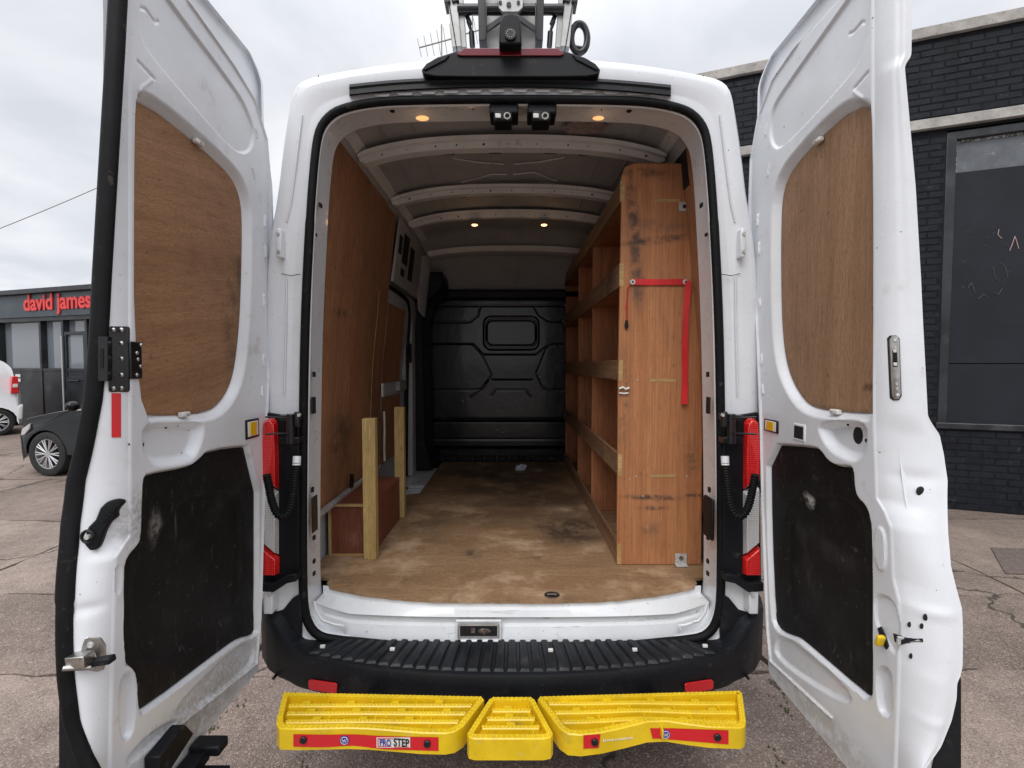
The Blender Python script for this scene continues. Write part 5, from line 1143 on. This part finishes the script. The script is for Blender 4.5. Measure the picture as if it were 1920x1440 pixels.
# bricks
bw, bh, bd = .215, .065, .10
bl_ = []
nc_ = int(ZC/.075)
for r_ in range(nc_):
    z = .01+r_*.075
    if ZL0-.05 < z+.03 < ZL1+.02: continue
    x = S0+(.1125 if r_ % 2 else 0)
    while x < S1:
        x1 = x+bw
        inwin = (ZW0-.03 < z+.03 < ZW1+.03)
        if inwin and x1 > WS-.005 and x < WE:
            if x < WS-.05: bl_.append((x, WS-.006, z))
            x += .225; continue
        bl_.append((x, x1, z)); x += .225
def vis(b):
    c = wp_((b[0]+b[1])/2, b[2]+.03); d = c.y-CY; px = 960+900*c.x/d; py = 685-900*(c.z-CZ)/d
    return (1690 < px < 1935 or 1340 < px < 1425) and -20 < py < 1000, d
vb = sorted([(vis(b)[1], b) for b in bl_ if vis(b)[0]])[:300]; vs_ = set(b for _, b in vb)
def brick_mesh(w_):
    t = MB(); c = .0045
    t.box(-w_/2,w_/2,.012,bd,0,bh)
    f = [(-w_/2+c,-.0,c),(w_/2-c,-.0,c),(w_/2-c,-.0,bh-c),(-w_/2+c,-.0,bh-c)]; b_ = [(-w_/2,.012,0),(w_/2,.012,0),(w_/2,.012,bh),(-w_/2,.012,bh)]
    t.add(f+b_,[(0,1,2,3),(0,4,5,1),(1,5,6,2),(2,6,7,3),(3,7,4,0)]); return t
me0 = bpy.data.meshes.new('brick'); tt = brick_mesh(bw); me0.from_pydata(tt.v,[],tt.f); me0.materials.append(M['brick'])
rest = MB(); rb_ = random.Random(9)
for b in bl_:
    w_ = b[1]-b[0]; off = rb_.uniform(-.001,.004); cc = wp_((b[0]+b[1])/2, b[2], 0)
    rz = ang+rb_.uniform(-.006,.006)
    if b in vs_:
        if abs(w_-bw) < .001: me = me0
        else: me = bpy.data.meshes.new('brick'); q = brick_mesh(w_); me.from_pydata(q.v,[],q.f); me.materials.append(M['brick'])
        o = bpy.data.objects.new('brick', me); place(o, bb, tuple(cc+NRM*off), rz)
    else:
        q = brick_mesh(w_); m4 = Matrix.Translation(cc+NRM*off) @ Matrix.Rotation(rz,4,'Z'); rest.add([m4 @ Vector(v) for v in q.v], q.f)
obj('brickwork', rest, 'brick', bb, kind='stuff')
# window: frame, top light, boards, sill
t = lb(WS,WS+.09,-.0,.18,ZW0,ZW1); t.box(WS+.09,WE,.0,.18,ZW1-.09,ZW1,Mb); t.box(WE-.09,WE,0,.18,ZW0,ZW1-.09,Mb); t.box(WS,WE,.05,.3,ZW1,ZL0+.03,Mb)
wn = obj('window', t, 'shopblack', bb, bevel=.008)
t = lb(WS+.09,WE-.09,.06,.08,3.80,ZW1-.09); obj('pane', t, 'boardgrey', wn)
t = lb(WS+.09,WS+.115,.05,.06,3.80,ZW1-.09); t.box(WS+.115,WE-.09,.05,.06,ZW1-.115,ZW1-.09,Mb); obj('flaking_bead', t, 'framepale', wn)
t = lb(WS+.09,WE-.09,.055,.08,1.665,3.798); obj('window_board', t, 'boardblack', wn)
t = lb(WS+.09,WE-.09,.052,.08,ZW0+.02,1.655); obj('window_board', t, 'boardblack', wn)
t = lb(WS-.02,WE,-.03,.1,ZW0-.05,ZW0+.02); obj('sill', t, 'shopblack', wn, bevel=.008)
# scratched marks on the board
def onboard(px,py):
    d = Vector(ray(px,py)); o_ = Vector((0,CY,CZ)); q = O0-NRM*.05; k = (q-o_).dot(NRM)/d.dot(NRM); return o_+d*k
scr = random.Random(21); t = MB()
for (pts) in ([(1873,430),(1871,440),(1878,447)],[(1903,443),(1898,458),(1893,470)],[(1903,443),(1907,455),(1910,466)]): t.tube([onboard(*q) for q in pts],.004,5)
obj('scratch', t, 'pinkpaint', wn)
t = MB(); t2 = [(1815,540),(1822,530),(1828,548),(1834,560),(1845,552),(1852,558),(1862,548),(1872,552),(1880,540),(1873,528),(1866,520),(1862,500),(1870,490),(1884,498),(1890,520),(1900,540)]
for k in range(0,len(t2)-1):
    if k % 3 != 2: t.tube([onboard(*t2[k]),onboard(*t2[k+1])],.0022,4)
for k in range(14): a = (scr.uniform(1790,1910),scr.uniform(430,560)); t.tube([onboard(*a),onboard(a[0]+scr.uniform(-8,8),a[1]+scr.uniform(-5,5))],.0018,4)
obj('scratch', t, 'boardgrey', wn)

# ================================================================== SHOP (left)
A0 = Vector((-14.4,13.35-1.88,0)); A1v = Vector((-10.65,12.15-1.88,0)); E2 = (A1v-A0).normalized(); ang2 = math.atan2(E2.y,E2.x)
shop = root('shop_building', tuple(A0), 'single storey black fronted shop with red lettering on its fascia', 'building', rotz=ang2)
Ms = Matrix.Translation(A0) @ Matrix.Rotation(ang2,4,'Z')
def ls(x0,x1,y0,y1,z0,z1): t = MB(); t.box(x0,x1,y0,y1,z0,z1,Ms); return t
def son(px, n=0.0):   # local s of the point on the facade plane seen at column px
    d = Vector(ray(px,685)); nr2 = Vector((E2.y,-E2.x,0)); q = A0; k = (q-Vector((0,CY,CZ))).dot(nr2)/d.dot(nr2); P_ = Vector((0,CY,CZ))+d*k; return (P_-A0).dot(E2)
ZR = 3.52
t = ls(-4,9,.4,6,0,ZR-.1); obj('wall', t, 'interior', shop)
t = ls(-4.1,9.1,-.25,6.1,ZR-.02,ZR+.1); obj('roof', t, 'shopblack', shop, bevel=.01)
t = ls(-4,9,-.12,.4,2.9,ZR-.02); fa = obj('fascia', t, 'fascia', shop, bevel=.01)
t = ls(-4,9,-.08,.4,2.80,2.898); obj('fascia_trim', t, 'shopblack', shop)
xs_ = [son(p_) for p_ in (2,80,122,166,220,300)]
t = MB()
for x in xs_: t.box(x-.04,x+.04,-.04,.2,.2,2.828,Ms)
t.box(-4,9,-.03,.2,1.48,1.56,Ms); obj('shopfront_frame', t, 'shopblack', shop, bevel=.006)
t = ls(-4,9,-.02,.3,0,1.478); obj('stall_riser', t, 'shopblack', shop)
edges = [-4]+xs_+[9]
for a, b in zip(edges[:-1], edges[1:]):
    t = ls(a+.042,b-.042,.10,.12,1.562,2.82); obj('pane', t, 'shopglass', shop)
t = MB(); a, b = xs_[2]+.05, xs_[3]-.05; t.box(a,a+.07,-.03,.1,.05,2.5,Ms); t.box(b-.07,b,-.03,.1,.05,2.5,Ms); t.box(a+.07,b-.07,-.03,.1,2.42,2.5,Ms); t.box(a+.07,b-.07,-.03,.1,.05,1.35,Ms); dd = obj('shop_door', t, 'shopblack', shop, bevel=.006)
t = MB(); t.box(a+.07,b-.07,.02,.05,1.35,2.42,Ms); obj('door_pane', t, 'shopglass', dd)
t = MB(); t.tube([Ms @ Vector((a-.03,-.07,.3)), Ms @ Vector((a-.03,-.07,2.4))],.018,8); obj('door_pole', t, 'zinc', dd, smooth=60)
t = MB(); t.tube([Ms @ Vector((a+.15,-.07,1.25)), Ms @ Vector((b-.2,-.07,1.25))],.02,8); obj('door_handle', t, 'blackmetal', dd)
for q in (0,1): t = ls(son(31),son(40),-.035,-.022,1.32-.12*q,1.40-.12*q); obj('notice', t, 'white', shop)
# lettering
cu = bpy.data.curves.new('lettering','FONT'); cu.body = 'david james'; cu.size = 1; cu.extrude = .05; cu.offset = .022
tmp = bpy.data.objects.new('tmp', cu); COL.objects.link(tmp); me = bpy.data.meshes.new_from_object(tmp.evaluated_get(bpy.context.evaluated_depsgraph_get())); COL.objects.unlink(tmp)
co = np.array([v.co[:] for v in me.vertices]); mn, mxx = co.min(0), co.max(0)
a, b = son(62), son(187)
for v in me.vertices:
    u_ = (v.co.x-mn[0])/(mxx[0]-mn[0]); w_ = (v.co.y-mn[1])/(mxx[1]-mn[1]); v.co = Ms @ Vector((a+(b-a)*u_, -.125-(.03 if v.co.z > 0 else 0), 2.93+.56*w_))
me.materials.clear(); me.materials.append(M['signred']); o = bpy.data.objects.new('sign_lettering', me); place(o, fa)
# chimney behind
t = MB(); c = Ms @ Vector((son(70)+.6,3.2,0)); t.cbox((c.x,c.y,3.85),(.8,.6,.5)); ck_ = obj('chimney', t, 'brickbrown', shop, bevel=.01)
t = MB(); t.cyl((c.x,c.y,4.1),(c.x,c.y,4.35),.14,12); t.cbox((c.x,c.y,4.12),(.9,.7,.06)); obj('chimney_pot', t, 'brickbrown', ck_, bevel=.01)

# ================================================================== vehicles in the yard
def wheel(c, r_, ax, par, spokes=10, mt='alloy'):
    ax = Vector(ax).normalized(); zz = Vector((0,0,1)); xx = ax.cross(zz).normalized(); c = Vector(c)
    def pt_(rr, a, d): return c+ax*d+xx*math.cos(a)*rr+zz*math.sin(a)*rr
    t = MB(); rows = []
    for rr, d in ((r_*.66,.0),(r_*.68,.02),(r_*.9,.03),(r_*.98,.015),(r_,-.02),(r_,-.16),(r_*.95,-.19),(r_*.66,-.2)): rows.append([pt_(rr,2*math.pi*k/40,d) for k in range(40)])
    t.grid(rows,True); ty = obj('wheel', t, 'tyre', par, smooth=40)
    t = MB(); rows = []
    for rr, d in ((r_*.60,-.15),(r_*.62,-.02),(r_*.64,.008),(r_*.68,.010),(r_*.69,.0)): rows.append([pt_(rr,2*math.pi*k/40,d) for k in range(40)])
    t.grid(rows,True)
    t.cyl(c+ax*-.03,c+ax*.012,r_*.14,16)
    for k in range(spokes):
        for da in (-.10,.10):
            a0 = 2*math.pi*k/spokes; p0 = pt_(r_*.1,a0,.004); p1 = pt_(r_*.64,a0+da,.006); t.cyl(p0,p1,r_*.026,6,r_*.034)
    obj('rim', t, mt, ty, smooth=40)
    t = MB(); t.cyl(c+ax*-.12,c+ax*-.08,r_*.6,24); obj('brake_disc', t, 'dark', ty)
    return ty
def car(nm, prof, glass, width, wheels, r_, loc, rot, mat, label, cat, round_=.85):
    """prof: side outline (x,z) front at -x; near side is -y"""
    ro = root(nm, loc, label, cat, rotz=rot); Mc = Matrix.Translation(loc) @ Matrix.Rotation(rot,4,'Z')
    # outline split into arches
    W2 = width/2; pol = []
    low = .2
    bottom = []
    for wx_ in sorted(wheels):
        for k in range(11):
            a = math.pi-math.pi*k/10; bottom.append((wx_+(r_+.035)*math.cos(a), r_+(r_+.035)*math.sin(a)))
    bottom = [q for q in bottom if q[1] > low]
    P_ = chaikin(prof,2,False)
    full = P_+list(reversed(bottom))
    rows = []
    zmax = max(q[1] for q in P_)
    def yw(z, s_): return s_*(W2-.02*abs(z-.55)/.3*.6-(max(0,z-.95)*.42))
    ins = [(0,.94)]
    def shr(q, f): return ((q[0]-cxm)*f+cxm, (q[1]-.6)*f+.6)
    cxm = (P_[0][0]+P_[-1][0])/2
    for s_, f in ((-1,.965),(-.985,.985),(-.93,.995),(-.82,1.0),(-.65,1.002),(-.4,1.004),(0,1.006),(.4,1.004),(.65,1.002),(.82,1),(.93,.995),(.985,.985),(1,.965)):
        def rx(x):
            for wx_, sg in ((min(wheels)-r_-.02,-1),(max(wheels)+r_+.02,1)):
                if (x-wx_)*sg > 0:
                    ov = abs((P_[0][0] if sg < 0 else P_[-1][0])-wx_); ov = max(ov,.05); k_ = max(.12, 1-round_*abs(s_)**4); x = wx_+(x-wx_)*k_
            return x
        rows.append([Mc @ Vector((rx(q[0]), yw(q[1],s_) if abs(s_) > .6 else yw(q[1],1)*s_, (q[1]-.5)*(f if q[1] > .5 else 1)+.5)) for q in full])
    t = MB(); t.grid(rows,True); n = len(full); t.f.append(tuple(range(n))); e = len(t.v)-n; t.f.append(tuple(range(e+n-1,e-1,-1)))
    body = obj('body', t, mat, ro, smooth=35)
    for g_ in glass:
        for s_ in (-1,1):
            t = MB(); t.prism([Mc @ Vector((q[0], yw(q[1],s_)*1.0+s_*(-.0), q[1])) for q in g_], Mc.to_3x3() @ Vector((0,s_*.012,0))); obj('side_window', t, 'glass', ro, bevel=.004)
    for wx_ in wheels:
        for s_ in (-1,1): wheel(Mc @ Vector((wx_, s_*(W2-.03), r_)), r_, Mc.to_3x3() @ Vector((0,s_,0)), ro)
    t = MB(); t.box(min(wheels)-.4,max(wheels)+.4,-W2+.15,W2-.15,.2,.5,Mc); obj('underside', t, 'dark', ro)
    return ro, Mc, yw
# black hatchback, nose to the left
wc = atz(91,893,0)
cr, Mc, yw = car('parked_car', [(-.80,.22),(-.86,.34),(-.86,.5),(-.84,.62),(-.72,.74),(-.35,.86),(.2,.97),(.42,1.0),(.8,1.22),(1.2,1.42),(1.8,1.48),(2.5,1.44),(3.1,1.25),(3.35,1.0),(3.45,.7),(3.42,.35),(3.3,.22)],
   [[(.55,1.0),(1.2,1.36),(1.75,1.42),(1.8,1.0)],[(1.9,1.0),(1.85,1.42),(2.4,1.39),(2.9,1.15),(2.9,1.0)]], 1.78, (0,2.62), .33, (wc.x+.13, wc.y+.86, 0), R(-9), 'carblack', 'glossy black hatchback with silver multi spoke alloy wheels parked before the shop', 'car')
t = MB(); t.prism([Mc @ Vector((q[0],-.898,q[1])) for q in [(-.43,.60),(-.40,.70),(-.26,.78),(-.27,.70),(-.36,.61)]], Mc.to_3x3() @ Vector((0,.06,0))); obj('headlight', t, 'lampclear', cr, bevel=.01)
t = MB(); t.tube([Mc @ Vector(q) for q in [(.45,-.855,.985),(1.0,-.845,1.0),(1.9,-.845,1.0),(2.9,-.85,1.0)]],.012,6); obj('chrome_strip', t, 'chrome', cr, smooth=60)
t = MB(); t.sphere(Mc @ Vector((.62,-.98,1.06)),.1,12,8,(.8,1,.7)); obj('wing_mirror', t, 'carblack', cr, smooth=60)
# white panel van, tail to the right
wc = atz(6,818,0)
cr, Mc, yw = car('panel_van', [(-3.4,.25),(-3.5,.5),(-3.4,.85),(-2.7,1.1),(-2.1,1.6),(-1.6,1.8),(-.8,1.84),(.05,1.80),(.25,1.72),(.40,1.4),(.50,.9),(.54,.45),(.50,.25)],
   [[(-2.4,1.15),(-2.0,1.55),(-1.7,1.65),(-1.6,1.15)]], 1.8, (-2.75,-.02), .32, (wc.x-.86, wc.y+.50, 0), R(56), 'carwhite', 'white small panel van whose tail shows at the left edge', 'van')
t = MB(); t.prism([Mc @ Vector((q[0],-.87,q[1])) for q in [(.24,.98),(.38,.98),(.37,1.38),(.27,1.38)]], Mc.to_3x3() @ Vector((0,.2,0))); obj('tail_light', t, 'lampred', cr, bevel=.01)
t = MB(); t.prism([Mc @ Vector((q[0],-.878,q[1])) for q in [(.27,1.12),(.36,1.12),(.36,1.2),(.28,1.2)]], Mc.to_3x3() @ Vector((0,.1,0))); obj('reverse_light', t, 'white', cr, bevel=.005)
t = MB(); t.prism([Mc @ Vector((q[0],-.9,q[1])) for q in [(.33,.35),(.42,.35),(.44,.72),(.34,.68)]], Mc.to_3x3() @ Vector((0,1.8,0))); obj('bumper', t, 'carwhite', cr, bevel=.03)

# ================================================================== aerials and wire
def aerial(px, py, sz, flip, label):
    c = aty(px,py,7.0); ro = root('television_aerial', (c.x,c.y,0), label, 'aerial', 'television aerials behind the van')
    t = MB(); t.tube([(c.x,c.y,0),(c.x,c.y,c.z+.3)],.012,8); obj('mast', t, 'floorgrey', ro)
    d = Vector((math.cos(.35),0,.25)).normalized()*flip; t = MB(); t.tube([c-d*sz,c+d*sz],.012,6); bm_ = obj('boom', t, 'floorgrey', ro)
    for k in range(8):
        q = c-d*sz+d*(2*sz*k/7); L_ = .16+.02*k; t = MB(); t.tube([q+Vector((.04,0,-L_)),q+Vector((-.03,0,L_))],.006,5); obj('element', t, 'floorgrey', ro)
aerial(828,78,.42,1,'comb shaped television aerial left of the roof rack')
aerial(886,60,.36,-1,'television aerial seen between the roof rack uprights')
a = aty(-60,452,9); b = aty(260,318,9); t = MB(); t.tube([a.lerp(b,k/20)+Vector((0,0,-.03*math.sin(math.pi*k/20))) for k in range(21)],.009,5)
w1 = obj('overhead_wire', t, 'floorgrey', None, label='thin overhead wire crossing the sky left of the van', cat='wire')
